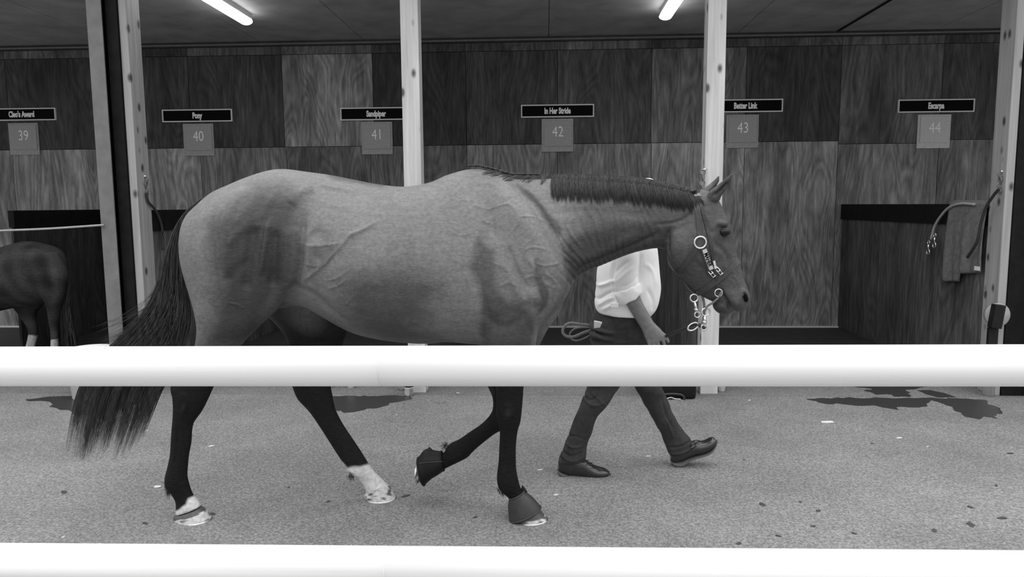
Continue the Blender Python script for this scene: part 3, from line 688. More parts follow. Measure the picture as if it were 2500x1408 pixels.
# pale chestnut marks inside hind/fore legs
for (px, py, yy) in ((757, 996, YFR), (1203, 950, YFF), (1241, 1000, YNF)):
    a = onY(px, py, yy); m_ = np.exp(-(((X-a.x)/.012)**2+((Z-a.z)/.022)**2))*(np.abs(co[:, 1]-yy) < .08); tone = mixt(tone, m_*np.clip(.25+nz*12, 0, .5), .1)
me.vertices.foreach_set('co', co.ravel()); me.update()
horse = empty('horse', (onY(900, 600, YH).x, YH, 0), 'large dark bay horse with halter walking right behind the white rail', 'horse')
me.materials.clear()
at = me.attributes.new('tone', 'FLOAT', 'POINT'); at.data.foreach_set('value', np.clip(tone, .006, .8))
gl = np.where(tone > .3, .3, .42)*(1-.8*np.clip((q2([(0, 780)])[0][1]-Z)/.15, 0, 1))
at = me.attributes.new('gloss', 'FLOAT', 'POINT'); at.data.foreach_set('value', gl)
fs = [tuple(p.vertices) for p in me.polygons]
bvh = BVHTree.FromPolygons([tuple(c_) for c_ in co], fs)
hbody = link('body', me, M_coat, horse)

# eyes
for s in (-1, 1):
    c_ = onY(1771, 567, YH-.085); h = bvh.ray_cast(Vector((c_.x, YH+s*.6, c_.z)), Vector((0, -s, 0)))
    y_ = h[0].y if h[0] else YH+s*.08
    b = MB(); b.ellipsoid((c_.x, y_+s*.001, c_.z), .026, .020, .0195); b.build('eye', M_eye, horse)
    b = MB()
    for (a0_, a1_, r_) in ((-10, 190, .0042), (185, 355, .0028)):
        P = []
        for i in range(19):
            ph_ = R(a0_+(a1_-a0_)*i/18); P.append(Vector((c_.x+.0245*math.cos(ph_), y_+s*(.010-.006*abs(math.cos(ph_))), c_.z+.0165*math.sin(ph_))))
        b.tube(P, [r_*.4]+[r_]*17+[r_*.4], 8)
    b.build('eyelid', M_hair, horse)
    c_ = onY(1821, 726, YH-.04); h = bvh.ray_cast(Vector((c_.x, YH+s*.6, c_.z)), Vector((0, -s, 0)))
    if h[0]:
        b = MB(); b.ellipsoid((c_.x-.004, h[0].y+s*.001, c_.z), .010, .008, .020, Matrix.Rotation(R(-10), 3, 'Y')); b.build('nostril', M_blackg, horse)

# hooves and shoes
M_hoofv = mat('hoof_horn', .3, .45, noise=.3, scale=60, attr='tone')
def hoof(pts, style, shoe=True):
    b = MB(); loft(b, pts, n=28, sub=6, ex=2.2); n_ = len(b.v)//28; tn = []
    gg = random.Random(len(style)*7)
    ph = [gg.uniform(0, 6.28) for _ in range(4)]
    for i in range(len(b.v)):
        row, k = divmod(i, 28); t_ = row/(n_-1); a_ = 2*math.pi*k/28
        blot = math.sin(a_*3+ph[0]+t_*5)+math.sin(a_*7+ph[1]-t_*9)+math.sin(a_*5+t_*14+ph[2])
        if style == 'banded': c_ = .075 if t_ < .45+.05*math.sin(a_*4) else (.12 if blot > 1.5 else .55)
        elif style == 'blotched': c_ = .07 if (blot > .9 and t_ < .75) or blot > 2 else .5
        else: c_ = .06 if t_ < .7 else (.5 if blot > -.3 else .1)
        tn.append(c_)
    o = b.build('hoof', M_hoofv, horse)
    at_ = o.data.attributes.new('tone', 'FLOAT', 'POINT'); at_.data.foreach_set('value', tn)
    if shoe:
        ax, ay, bx, by, hw, Y = pts[-1][:6]; A = onY(ax, ay, Y); B = onY(bx, by, Y); c_ = (A+B)/2; u = (B-A)/2
        b = MB(); pp = []
        for i in range(25):
            th = math.pi*(-.80 + 1.6*i/24); pp.append(c_ + u*math.cos(th)*.98 + Vector((0, hw*math.sin(th)*.98, 0)) - Vector((0, 0, .002)))
        b.tube(pp, .0055, 8, flat=.9); b.build('horseshoe', M_metal, o)
    return o
hoof([(426, 1259, 492, 1238, .046, YN), (427, 1266, 502, 1248, .055, YN), (434, 1272, 515, 1266, .062, YN)], 'banded')
hoof([(1246, 1240, 1308, 1232, .046, YNF), (1250, 1256, 1323, 1250, .055, YNF), (1258, 1269, 1337, 1266, .062, YNF)], 'dark')
hoof([(892, 1203, 944, 1180, .042, YFR), (890, 1211, 956, 1196, .052, YFR), (896, 1217, 966, 1215, .058, YFR)], 'blotched')
hoof([(1056, 1104, 1068, 1148, .044, YFF), (1038, 1110, 1046, 1164, .052, YFF), (1018, 1128, 1020, 1178, .056, YFF)], 'white_')

# bell boots
def bell(pts, label, m, K):
    A = onY(*pts[0][:2], K); r_ = empty('bell_boot', (A.x, K, 0 if K < YH else A.z), label, 'hoof boot')
    b = MB(); loft(b, pts, n=32, sub=4)
    o = b.build('boot_shell', m, r_)
    ax, ay, bx, by, hw = pts[-1][:5]; a_ = onY(ax, ay, K); b_ = onY(bx, by, K); c_ = (a_+b_)/2; u = (b_-a_)/2
    q = MB(); q.torus(c_, 1, .07, u=Vector((1, 0, 0)), w=Vector((0, 1, 0)), n=36)
    ring = []
    for i in range(37):
        th = 2*math.pi*i/36; ring.append(c_ + u*math.cos(th) + Vector((0, hw*math.sin(th), 0)))
    q = MB(); q.tube(ring, .005, 8); q.build('boot_rim', m, r_)
    q = MB(); a2 = onY(pts[0][0], pts[0][1], K); b2 = onY(pts[0][2], pts[0][3], K); c2 = (a2+b2)/2; u2 = (b2-a2)/2
    ring = [c2 + u2*math.cos(2*math.pi*i/36) + Vector((0, pts[0][4]*math.sin(2*math.pi*i/36), 0)) for i in range(37)]
    q.tube(ring, .004, 8); q.build('boot_collar', m, r_)
    if K > YH:
        q = MB(); P = []
        A_ = onY(1079, 1130, K-.07); B_ = onY(1022, 1131, K-.07)
        for i in range(13):
            p = A_.lerp(B_, i/12); P.append(Vector((p.x, K-(.048+.018*i/12), p.z)))
        q.tube(P, .0022, 6); q.build('boot_seam', M_strap, r_)
    return r_, a_, b_
bb, a_, b_ = bell([(1243, 1215, 1279, 1198, .042, YNF), (1240, 1232, 1298, 1212, .050, YNF), (1241, 1250, 1310, 1224, .058, YNF), (1243, 1270, 1320, 1238, .066, YNF)], 'dark rubber bell boot on the near front hoof standing on the ground', M_boot, YNF)
q = MB(); loft(q, [(1270, 1206, 1288, 1200, .004, YNF-.0), (1272, 1194, 1281, 1190, .004, YNF), (1275, 1184, 1276, 1184, .003, YNF)], n=10); q.build('pull_tab', M_boot2, bb)
bb, a_, b_ = bell([(1076, 1102, 1084, 1148, .046, YFF), (1060, 1100, 1070, 1158, .055, YFF), (1038, 1097, 1054, 1168, .060, YFF), (1020, 1118, 1037, 1183, .062, YFF)], 'black bell boot on the lifted far front hoof', M_boot2, YFF)
q = MB(); loft(q, [(1034, 1108, 1060, 1106, .02, YFF), (1042, 1098, 1056, 1098, .012, YFF), (1047, 1091, 1049, 1091, .004, YFF)], n=10); q.build('pull_tab', M_boot2, bb)

# ------------------------------------------------------------------ hair
def strands(paths, r, n=3):
    """paths: (S, K, 3) array -> tapered 3-sided fibres as one mesh"""
    P = np.asarray(paths); S, K, _ = P.shape
    tg = np.gradient(P, axis=1); tg /= np.linalg.norm(tg, axis=2, keepdims=True)+1e-9
    a = np.cross(tg, np.array([0, 1, 0.01])); a /= np.linalg.norm(a, axis=2, keepdims=True)+1e-9
    b = np.cross(tg, a)
    s = np.linspace(0, 1, K); prof = (np.clip(1.0-s**3, .12, 1)*np.clip(s*12+.5, 0, 1))[None, :, None]
    rr = np.asarray(r)[:, None, None] if np.ndim(r) else r
    V = np.stack([P + (a*math.cos(2*math.pi*k/n) + b*math.sin(2*math.pi*k/n))*prof*rr for k in range(n)], axis=2).reshape(-1, 3)
    i = np.arange(S)[:, None, None]*K*n + np.arange(K-1)[None, :, None]*n
    k = np.arange(n)[None, None, :]; k2 = (k+1) % n
    F = np.stack([i+k, i+k2, i+n+k2, i+n+k], axis=-1).reshape(-1, 4)
    me = bpy.data.meshes.new('hair'); me.vertices.add(len(V)); me.vertices.foreach_set('co', V.ravel())
    me.loops.add(F.size); me.loops.foreach_set('vertex_index', F.ravel()); me.polygons.add(len(F))
    me.polygons.foreach_set('loop_start', np.arange(0, F.size, 4)); me.update(calc_edges=True); me.validate()
    return me
def tail_mesh(L_, R_, Yc, spread, count, ends, r, seed, clumps=26, K=26, yoff=0.0):
    g = np.random.default_rng(seed); Lc = catmull(L_, 6); Rc = catmull(R_, 6); m = len(Lc); out = []
    cl = np.sort(g.uniform(0, 1, clumps)); cld = g.normal(size=clumps)*.5; cle = g.uniform(ends[0], ends[1], clumps); clo = g.normal(size=(clumps, 2))
    for s in range(count):
        c = g.integers(clumps); u0 = g.uniform(0, 1); uc = cl[c]+g.normal()*.03; end = cle[c]+g.normal()*.02
        d0 = g.normal()*.6; ph = g.uniform(0, 6.28); am = g.uniform(0, 1)
        ts = np.linspace(0, min(end, 1), K); pts = []
        for t_ in ts:
            x = t_*(m-1); i = min(int(x), m-2); fr = x-i
            l = Lc[i]*(1-fr)+Lc[i+1]*fr; rr = Rc[i]*(1-fr)+Rc[i+1]*fr
            k = min(1, max(0, (t_-.25)/.5)); u = u0*(1-k)+uc*k + .012*math.sin(t_*14+ph)*am; u = min(1.03, max(-.03, u))
            p = l*(1-u)+rr*u
            dep = (d0*(1-k)+(cld[c]+d0*.25)*k)*spread*min(1, .25+t_*1.5)
            a = onY(p[0], p[1], Yc+yoff*t_+dep); pts.append((a.x, a.y, a.z))
        out.append(pts)
    return strands(np.array(out), g.uniform(.6, 1.3, count)*r)
TL = [(500, 480), (458, 510), (426, 556), (406, 610), (392, 660), (376, 710), (350, 760), (310, 805), (262, 850), (222, 905), (196, 950), (180, 1010), (168, 1078), (160, 1130)]
TR = [(512, 490), (480, 508), (448, 556), (440, 605), (448, 662), (458, 715), (466, 760), (464, 800), (450, 850), (425, 900), (393, 948), (372, 1000), (350, 1058), (328, 1116)]
meT = tail_mesh(TL, TR, YH-.02, .055, 4200, (.84, .98), .0012, 5, clumps=64)
link('tail', meT, M_hairl, horse)
# stray hairs
meS = tail_mesh([(470, 505), (410, 600), (370, 700), (300, 760), (250, 790), (215, 800)], [(460, 520), (430, 620), (400, 740), (330, 810), (270, 838), (240, 850)], YH-.03, .05, 90, (.7, 1.0), .0007, 9, clumps=30)
link('tail_stray_hair', meS, M_hairl, horse)
# mane: lies on the near side of the neck
def on_skin(px, py, off, Yfar=YH-.012):
    a = onY(px, py, YH-.1); h = bvh.ray_cast(Vector((a.x, 2.6, a.z)), Vector((0, 1, 0)))
    if h[0] and h[0].y < YH+.0: 
        return Vector((a.x, min(h[0].y, Yfar), a.z)) + Vector((0, -off, 0))
    a = onY(px, py, Yfar-off); return a
g = np.random.default_rng(21); paths = []; rad = []
def crest_y(px): return np.interp(px, [1140, 1168, 1195, 1223, 1247, 1300, 1349, 1430, 1500, 1570, 1630, 1690, 1712], [408, 408, 413, 421, 428, 429, 427, 426, 429, 436, 446, 461, 468])
cl = np.linspace(1349, 1703, 120)+g.normal(size=120)*.9; cll = g.uniform(.9, 1.12, 120)
for s in range(3600):
    ci = g.integers(120); x0_ = g.uniform(-4, 4)+cl[ci]; cl_ = cll[ci]
    ln = np.interp(x0_, [1348, 1400, 1500, 1620, 1680, 1705], [60, 66, 68, 66, 60, 44])*cl_*g.uniform(.72, 1.05)
    lean = np.interp(x0_, [1348, 1500, 1620, 1700], [-2, 4, 14, 22])
    P = []; y0_ = crest_y(x0_)
    wob = g.normal()*2.2; ph = g.uniform(0, 6)
    dp = g.uniform(.002, .012)
    for k in range(12):
        t_ = k/11; px = x0_ + (cl[ci]-x0_)*.7*t_ + lean*t_**1.3*.9 + wob*math.sin(t_*5+ph)*.6; py = y0_ - 2 + ln*t_ - 5*math.sin(math.pi*min(t_*2, 1))*.3
        P.append(tuple(on_skin(px, py, dp*(.4+.8*math.sin(math.pi*min(1, t_+.1))) + .001)))
    paths.append(P); rad.append(g.uniform(.7, 1.3)*.0011)
# wet braided-looking locks from withers forward
locks = [(x_+g.normal()*3, -30-10*math.sin(i*1.7)+g.normal()*4, 15+5*math.sin(i*2.3)) for i, x_ in enumerate(np.linspace(1208, 1338, 24))] + [(x_, 22, 4) for x_ in np.linspace(1146, 1300, 14)]
for (xc_, lx_, ly_) in locks:
    if xc_ > 1322: lx_ *= .4; ly_ = 24
    ph = g.uniform(0, 6)
    for s in range(34):
        q_ = g.uniform(-4.5, 4.5); P = []; u = g.uniform(-1, 1)
        for k in range(12):
            t_ = k/11; px = xc_ + q_*(1-.95*t_) + lx_*t_**1.25; py = crest_y(xc_+lx_*t_*.8) - 3 + ly_*t_**.8 + u*2.2*(1-t_) - 3*math.sin(math.pi*t_)
            P.append(tuple(on_skin(px, py, .003+.010*math.sin(math.pi*t_))))
        paths.append(P); rad.append(g.uniform(.7, 1.4)*.0011)
arr = np.array(paths)
for k_, w_ in ((1, .18), (2, .5)): arr[:, k_, 1] = arr[:, 0, 1]*(1-w_)+arr[:, 3, 1]*w_
for _ in range(6): arr[:, 1:-1, 1] = (arr[:, :-2, 1]+arr[:, 1:-1, 1]*2+arr[:, 2:, 1])/4
link('mane', strands(arr, np.array(rad)), M_hair, horse)
# mane roots: thick dark crest band
b = MB(); P = [onY(x_, crest_y(x_)+4, YH-.01) for x_ in np.linspace(1348, 1700, 30)]
b.tube(P, [.004]+[.008]*28+[.004], 10); b.build('mane_roots', M_hair, horse)
# fetlock tufts
def tuft(px, py, dx, dy, Y, n=50, name='fetlock_tuft', m=None):
    ps = []
    for s in range(n):
        a = (px+g.normal()*4, py+g.normal()*4); P = []
        for k in range(6):
            t_ = k/5; v = onY(a[0]+dx*t_+g.normal()*.3, a[1]+dy*t_*t_, Y+g.normal()*.001); P.append(tuple(v))
        ps.append(P)
    link(name, strands(np.array(ps), np.full(n, .0012)), m or M_hair, horse)
tuft(410, 1190, 1, 20, YN); tuft(1221, 1194, 8, 16, YNF); tuft(857, 1155, 2, 14, YFR); tuft(1093, 1086, -10, 8, YFF)

# ------------------------------------------------------------------ halter
halter = empty('halter', onY(1720, 600, YH), 'dark leather halter with metal rings on the horse head', 'halter')
def skin_pt(px, py, s=-1, off=.003):
    a = onY(px, py, YH-.08); h = bvh.ray_cast(Vector((a.x, YH+s*.7, a.z)), Vector((0, -s, 0)))
    if h[0]: return h[0] + h[1]*0 + Vector((0, s*off, 0)), h[1]
    a = onY(px, py, YH+s*.05); return a, Vector((0, s, 0))
def ribbon(mb, P, Nn, w, th=.004):
    """flat strap along points P with surface normals Nn"""
    v = []; m = len(P)
    for i in range(m):
        t = (P[min(i+1, m-1)]-P[max(i-1, 0)]).normalized(); nn = Nn[i].normalized(); a = t.cross(nn).normalized(); nn = a.cross(t).normalized()
        v += [P[i]+a*w/2, P[i]+a*w/2+nn*th, P[i]-a*w/2+nn*th, P[i]-a*w/2]
    f = [(i*4+k, i*4+(k+1) % 4, (i+1)*4+(k+1) % 4, (i+1)*4+k) for i in range(m-1) for k in range(4)] + [(3, 2, 1, 0), tuple((m-1)*4+k for k in range(4))]
    mb.add(v, f)
def strap(name, pts, w, m=M_strap, s=-1, parent=halter, off=.003, th=.004):
    c = catmull(pts, 8); P = []; Nn = []
    for p in c:
        a, n_ = skin_pt(p[0], p[1], s, off); P.append(a); Nn.append(Vector((0, s, 0))*.6+n_*.4 if n_.y*s > 0 else Vector((0, s, 0)))
    for _ in range(3):
        for i in range(1, len(P)-1): P[i] = Vector((P[i].x, (P[i-1].y+2*P[i].y+P[i+1].y)/4 , P[i].z))
    b = MB(); ribbon(b, P, Nn, w, th); o = b.build(name, m, parent, False); return o, P
def ring_strap(name, A, B, w, m=M_strap, off=.003, n=64):
    a = onY(A[0], A[1], YH); b_ = onY(B[0], B[1], YH); c = (a+b_)/2; u = (b_-a).normalized(); P = []; Nn = []
    for i in range(n+1):
        th = 2*math.pi*i/n; d = u*math.cos(th)+Vector((0, 1, 0))*math.sin(th)
        h = bvh.ray_cast(c+d*.6, -d)
        p = h[0]+d*off if h[0] else c+d*.06
        P.append(p); Nn.append(d)
    for _ in range(2):
        P = [(P[(i-1) % n]+2*P[i % n]+P[(i+1) % n])/4 for i in range(n)]; P.append(P[0])
    b = MB(); ribbon(b, P, Nn, w); return b.build(name, m, halter, False)
ring_strap('noseband', (1805, 630), (1692, 722), .027)
for s in (-1, 1):
    strap('crown_strap', [(1694, 463), (1699, 480), (1703, 510), (1706, 545), (1707, 578)], .025, s=s)
    strap('cheek_strap', [(1714, 606), (1722, 628), (1732, 652), (1738, 670)], .024, s=s)
    strap('throat_strap', [(1700, 602), (1684, 628), (1668, 652), (1657, 668)], .022, s=s)
    strap('bridle_strap', [(1703, 470), (1712, 500), (1721, 540), (1730, 580), (1739, 625), (1750, 672), (1756, 706)], .013, s=s)
    p_, n_ = skin_pt(1707, 591, s, .006); b = MB(); b.torus(p_, .026, .0045, n=32, m=10); b.build('cheek_ring', M_metal, halter)
    p_, n_ = skin_pt(1757, 716, s, .008); b = MB(); b.torus(p_, .017, .003, n=28); b.build('bit_ring', M_metal, halter)
    for (qx, qy) in ((1738, 668), (1756, 662)):
        p_, n_ = skin_pt(qx, qy, s, .009); b = MB()
        d1 = onY(1803, 632, YH)-onY(1692, 722, YH); d1.normalize(); d2 = Vector((-d1.z, 0, d1.x))
        for k in (-.012, .012): b.tube([p_+d1*k*.5-d2*.016, p_+d1*k*.5+d2*.016], .0022, 8)
        for k in (-.018, 0, .018): b.tube([p_-d1*.009+d2*k, p_+d1*.009+d2*k], .0022, 8)
        b.build('buckle', M_metal, halter)
# crown over the poll, jaw strap
b = MB(); P = []; Nn = []
for i in range(21):
    th = math.pi*i/20; c0 = onY(1697, 480, YH); d = Vector((math.sin(th)*-.05, -math.cos(th), math.sin(th))).normalized(); h = bvh.ray_cast(c0+d*.5, -d)
    P.append((h[0] if h[0] else c0+d*.06)+d*.004); Nn.append(d)
ribbon(b, P, Nn, .028); b.build('crown_strap', M_strap2, halter, False)
b = MB(); P = [onY(*p, YH-.004) for p in catmull([(1657, 668), (1668, 683), (1681, 705), (1694, 718)], 5)]
b.tube(P, .010, 10, flat=.5, ref=Vector((0, 1, 0))); b.build('jaw_strap', M_strap, halter)
# brass name plate lettering
def plate(a, b_, w, s, size, name):
    p1, _ = skin_pt(a[0], a[1], -1, .010); p2, _ = skin_pt(b_[0], b_[1], -1, .010)
    t = (p2-p1).normalized(); n_ = Vector((0, -1, 0)); up = n_.cross(t).normalized(); n_ = t.cross(up).normalized()
    L_ = (p2-p1).length; M_ = Matrix(((t.x, up.x, n_.x, 0), (t.y, up.y, n_.y, 0), (t.z, up.z, n_.z, 0), (0, 0, 0, 1)))
    c = (p1+p2)/2
    T4 = Matrix.Translation(c) @ M_
    if name:
        q = MB(); q.box(-L_/2, L_/2, -w/2, w/2, -.003, 0, T4); q.build(name, M_platel, halter, False, bevel=.001)
    text_mesh('plate_lettering', s, size, c + n_*.001, M_blackg if name else M_text, halter, xs=.8, bold=.0006, depth=.0005, rot=M_)
plate((1717, 608), (1737, 658), .02, 'MAHER', .026, 'name_plate')
plate((1741, 634), (1748, 658), .012, 'MAHER', .015, None)

# ================================================================== LEAD SHANK AND SNAPS
lead = empty('lead_shank', onY(1700, 790, YH+.05), 'leather lead shank with snap hooks hanging from the halter to the hand', 'lead rope')
YL = YH+.02
def P3(pts, Y, sub=6): return [onY(p[0], p[1], Y if not callable(Y) else Y(p)) for p in catmull(pts, sub)]
YHAND = 3.80
def yl(p): return YHAND + (YL-YHAND)*min(1, max(0, (p[0]-1625)/80))
b = MB(); b.tube(P3([(1596, 838), (1612, 830), (1628, 820), (1650, 810), (1672, 803), (1684, 797), (1702, 792), (1718, 800), (1722, 806)], yl), .009, 10, flat=.5, ref=Vector((0, 1, 0))); b.build('leather_strap', M_strap, lead)
b = MB(); b.tube(P3([(1703, 712), (1714, 722), (1719, 745), (1718, 775), (1712, 795)], YL), .016, 10, flat=.35, ref=Vector((1, 0, 0))); b.build('webbing_loop', M_strap2, lead)
def snap(a, b_, Y):
    A = onY(*a, Y); B = onY(*b_, Y); t = (B-A).normalized(); u = Vector((0, 1, 0)).cross(t); q = MB()
    L_ = (B-A).length
    q.torus(A+t*.018, .018, .0038, u=t, w=u, n=22); q.tube([A+t*.035, A+t*(L_-.03)], [.006, .008], 10); q.tube([A+t*(L_-.045), A+t*(L_-.04), A+t*(L_-.03)], [.009, .011, .009], 10)
    q.torus(B-t*.014, .013, .003, u=t, w=u, n=18); q.build('snap_hook', M_metal, lead)
snap((1693, 718), (1704, 775), YL-.03); snap((1724, 752), (1718, 806), YL-.03)
b = MB(); b.torus(onY(1692, 797, YL), .022, .004, u=ray(1250, 700).cross(Vector((0, 0, 1))).normalized(), w=Vector((.2, 0, .35))); b.build('ring', M_metal, lead)
b = MB(); b.tube(P3([(1762, 712), (1752, 728), (1738, 740), (1726, 748), (1722, 758)], lambda p: YH-.07+.06*min(1, max(0, (1762-p[0])/40))), .005, 8); b.build('chin_cord', M_strap2, lead)

# ================================================================== PERSON
YC = 4.02
person = empty('person', (onY(1530, 700, YC).x, YC, 0), 'person in white shirt and dark trousers walking behind the horse neck holding the lead', 'person')
YNL = onZ(1425, 1158).y; YFL = onZ(1650, 1135).y   # near (rear) foot, far (leading) foot
YARM = 3.80
pb_ = MB()
loft(pb_, [(1480, 600, 1590, 600, .19, YC), (1470, 650, 1592, 650, .17, YC), (1468, 720, 1590, 720, .15, YC), (1465, 780, 1585, 780, .155, YC)], n=24)    # trunk
loft(pb_, [(1500, 590, 1575, 590, .13, YC), (1520, 565, 1575, 570, .07, YC), (1535, 545, 1582, 550, .055, YC), (1545, 520, 1590, 528, .055, YC)], n=20)        # neck
loft(pb_, [(1545, 530, 1592, 545, .05, YC), (1540, 510, 1604, 525, .066, YC), (1537, 490, 1610, 500, .074, YC), (1540, 465, 1610, 470, .074, YC), (1552, 447, 1600, 450, .055, YC), (1570, 441, 1585, 441, .02, YC)], n=24)  # head
pb_.ellipsoid(onY(1613, 503, YC), .018, .015, .026, n=12); pb_.ellipsoid(onY(1602, 537, YC), .024, .03, .018)  # nose, chin
pb_.ellipsoid(onY(1606, 520, YC), .014, .024, .01)
for s in (-1, 1):
    pb_.ellipsoid(onY(1568, 502, YC+s*.074), .016, .010, .03, Matrix.Rotation(R(-15), 3, 'Y')); pb_.ellipsoid(onY(1607, 487, YC+s*.03), .010, .022, .007)
# arms
def arm(Ysh, Yel, Yh, dx=0, dy=0):
    loft(pb_, [(1498+dx, 592, 1562+dx, 592, .06, Ysh), (1500+dx, 640, 1556+dx, 640, .052, Ysh), (1508+dx, 690, 1556+dx, 690, .048, Yel), (1519+dx, 722, 1563+dx, 722, .043, Yel), (1530+dx, 745, 1571+dx, 742, .041, Yel), (1545+dx, 770, 1583+dx, 764, .036, Yh), (1558+dx, 790, 1594+dx, 783, .031, Yh), (1567+dx, 805, 1604+dx, 794, .029, Yh), (1571+dx, 816, 1614+dx, 804, .028, Yh), (1576+dx, 828, 1621+dx, 816, .026, Yh), (1580+dx, 838, 1623+dx, 828, .020, Yh)], n=20)
    # fingers: four, curled round the strap, and the thumb
    for (pts, r_) in (([(1583, 828), (1586, 845), (1592, 860), (1601, 868)], .0092), ([(1593, 828), (1597, 848), (1604, 864), (1613, 870)], .0102), ([(1604, 826), (1609, 846), (1616, 861), (1624, 865)], .0105), ([(1615, 820), (1621, 838), (1627, 851), (1633, 855)], .0100)):
        P = [onY(p[0]+dx, p[1], Yh-.012+.016*i/3*1.2) for i, p in enumerate(pts)]; P = [Vector(p) for p in catmull([tuple(p) for p in P], 4)]
        pb_.tube(P, [r_*(1-.28*i/(len(P)-1)) for i in range(len(P))], 10); pb_.ellipsoid(P[-1], r_*.74, r_*.74, r_*.74, n=10, m=8)
    P = [onY(1609+dx, 810, Yh+.0), onY(1622+dx, 819, Yh+.004), onY(1631+dx, 833, Yh+.004)]; P = [Vector(p) for p in catmull([tuple(p) for p in P], 4)]
    pb_.tube(P, [.012-.003*i/8 for i in range(9)], 10); pb_.ellipsoid(P[-1], .0095, .0095, .0095, n=10, m=8)
arm(YARM, YARM, YARM)
# far arm swings back and holds the folded end of the shank
loft(pb_, [(1498, 592, 1562, 592, .06, YC+.2), (1496, 650, 1552, 655, .05, YC+.22), (1488, 705, 1536, 712, .045, YC+.22), (1476, 745, 1518, 752, .04, YC+.2), (1464, 775, 1500, 782, .03, YC+.19), (1458, 792, 1494, 800, .028, YC+.18), (1452, 812, 1488, 820, .022, YC+.18)], n=18)
for k in range(4):
    P = [onY(1456+9*k, 812+3*k, YC+.165), onY(1454+9*k, 830+3*k, YC+.15), onY(1460+9*k, 838+2*k, YC+.135)]
    P = [Vector(p) for p in catmull([tuple(p) for p in P], 3)]; pb_.tube(P, [.010-.0025*i/6 for i in range(7)], 8)
me, co, ed = remesh(pb_, .0042, 5); me.name = 'body'
me.vertices.foreach_set('co', co.ravel()); me.update(); me.materials.clear()
link('body', me, M_skin, person)
# clothes
def garment(name, mb, m, vox, folds, it=6, amp=1):
    me, co, ed = remesh(mb, vox, it); nr = normals(me, co); X, Z = co[:, 0], co[:, 2]; d_ = np.zeros(len(co))
    for pts, a, wd, Y in folds:
        a *= 1.6
        pc = catmull([(onY(p[0], p[1], Y).x, onY(p[0], p[1], Y).z) for p in pts], 5); dd, par = pl_dist(X, Z, pc)
        d_ += a*np.exp(-(dd/wd)**2)*np.clip(np.minimum(par, 1-par)*4+.2, 0, 1)
    r_ = np.random.default_rng(len(name)); 
    for k in range(10):
        v = r_.normal(size=3)*28; d_ += .0007*amp*np.sin(co @ v + r_.uniform(0, 6))
    co = co + nr*d_[:, None]; me.vertices.foreach_set('co', co.ravel()); me.update(); me.materials.clear()
    return link(name, me, m, person)
sh = MB()
loft(sh, [(1530, 562, 1585, 566, .08, YC), (1500, 580, 1595, 580, .17, YC), (1478, 600, 1600, 596, .215, YC), (1464, 632, 1604, 622, .22, YC), (1457, 665, 1607, 655, .215, YC), (1455, 700, 1611, 695, .215, YC), (1453, 732, 1608, 732, .215, YC), (1453, 749, 1600, 753, .212, YC), (1456, 758, 1588, 766, .205, YC)], n=36, ex=2.4)
loft(sh, [(1492, 585, 1566, 585, .075, YARM+.03), (1496, 620, 1560, 620, .07, YARM), (1497, 660, 1557, 660, .066, YARM), (1499, 695, 1560, 688, .064, YARM), (1506, 722, 1564, 702, .062, YARM), (1512, 735, 1566, 712, .060, YARM)], n=28)
loft(sh, [(1492, 585, 1566, 585, .075, YC+.19), (1484, 650, 1556, 655, .068, YC+.22), (1480, 700, 1540, 708, .06, YC+.22)], n=24)
FS = [([(1460, 700), (1480, 690), (1496, 680)], .006, .008, 3.9), ([(1457, 735), (1480, 715), (1497, 705)], -.006, .007, 3.9), ([(1470, 755), (1495, 738), (1510, 730)], .006, .008, 3.9), ([(1460, 748), (1480, 730), (1495, 722)], .005, .007, 3.9),
      ([(1505, 690), (1525, 668), (1548, 650)], .0022, .008, 3.75), ([(1500, 672), (1515, 652), (1535, 636)], -.0022, .008, 3.75), ([(1515, 700), (1540, 690), (1560, 672)], -.002, .007, 3.75), ([(1563, 620), (1562, 660), (1562, 700)], -.008, .008, 3.85), ([(1496, 640), (1494, 690), (1500, 725)], -.008, .007, 3.85),
      ([(1570, 640), (1590, 660), (1600, 700)], .003, .01, 3.9), ([(1575, 700), (1590, 730), (1590, 755)], -.004, .01, 3.9)]
garment('shirt', sh, M_shirt, .006, FS)
# rolled cuffs
b = MB(); loft(b, [(1507, 714, 1556, 695, .055, YARM), (1502, 713, 1560, 690, .067, YARM), (1502, 724, 1565, 697, .071, YARM), (1508, 739, 1567, 708, .071, YARM), (1515, 744, 1565, 716, .067, YARM), (1520, 742, 1561, 720, .058, YARM)], n=32, sub=4)
r_ = np.random.default_rng(4)
b.v = [(v[0]+.0022*math.sin(v[2]*140+v[0]*60), v[1], v[2]+.0025*math.sin(v[0]*110+v[1]*50)) for v in b.v]
b.build('rolled_cuff', M_shirt, person)
b = MB(); p_ = onY(1499, 743, YARM-.02); b.box(p_.x-.02, p_.x+.02, p_.y-.03, p_.y-.022, p_.z-.012, p_.z+.012); b.build('cuff_tab', M_shirt, person, False, bevel=.003)
tr = MB()
loft(tr, [(1456, 758, 1584, 758, .185, YC), (1448, 790, 1592, 790, .19, YC), (1447, 830, 1596, 830, .185, YC), (1448, 860, 1590, 860, .17, YC)], n=32, ex=2.4)
loft(tr, [(1447, 815, 1575, 815, .095, YC-.085), (1446, 850, 1560, 850, .095, YC-.09), (1440, 900, 1537, 900, .085, YC-.09), (1433, 942, 1514, 942, .078, YNL+.03), (1420, 980, 1490, 980, .07, YNL), (1404, 1016, 1461, 1016, .063, YNL), (1388, 1060, 1443, 1060, .058, YNL), (1377, 1085, 1434, 1085, .056, YNL), (1370, 1108, 1429, 1108, .056, YNL), (1364, 1127, 1428, 1122, .054, YNL)], n=26)
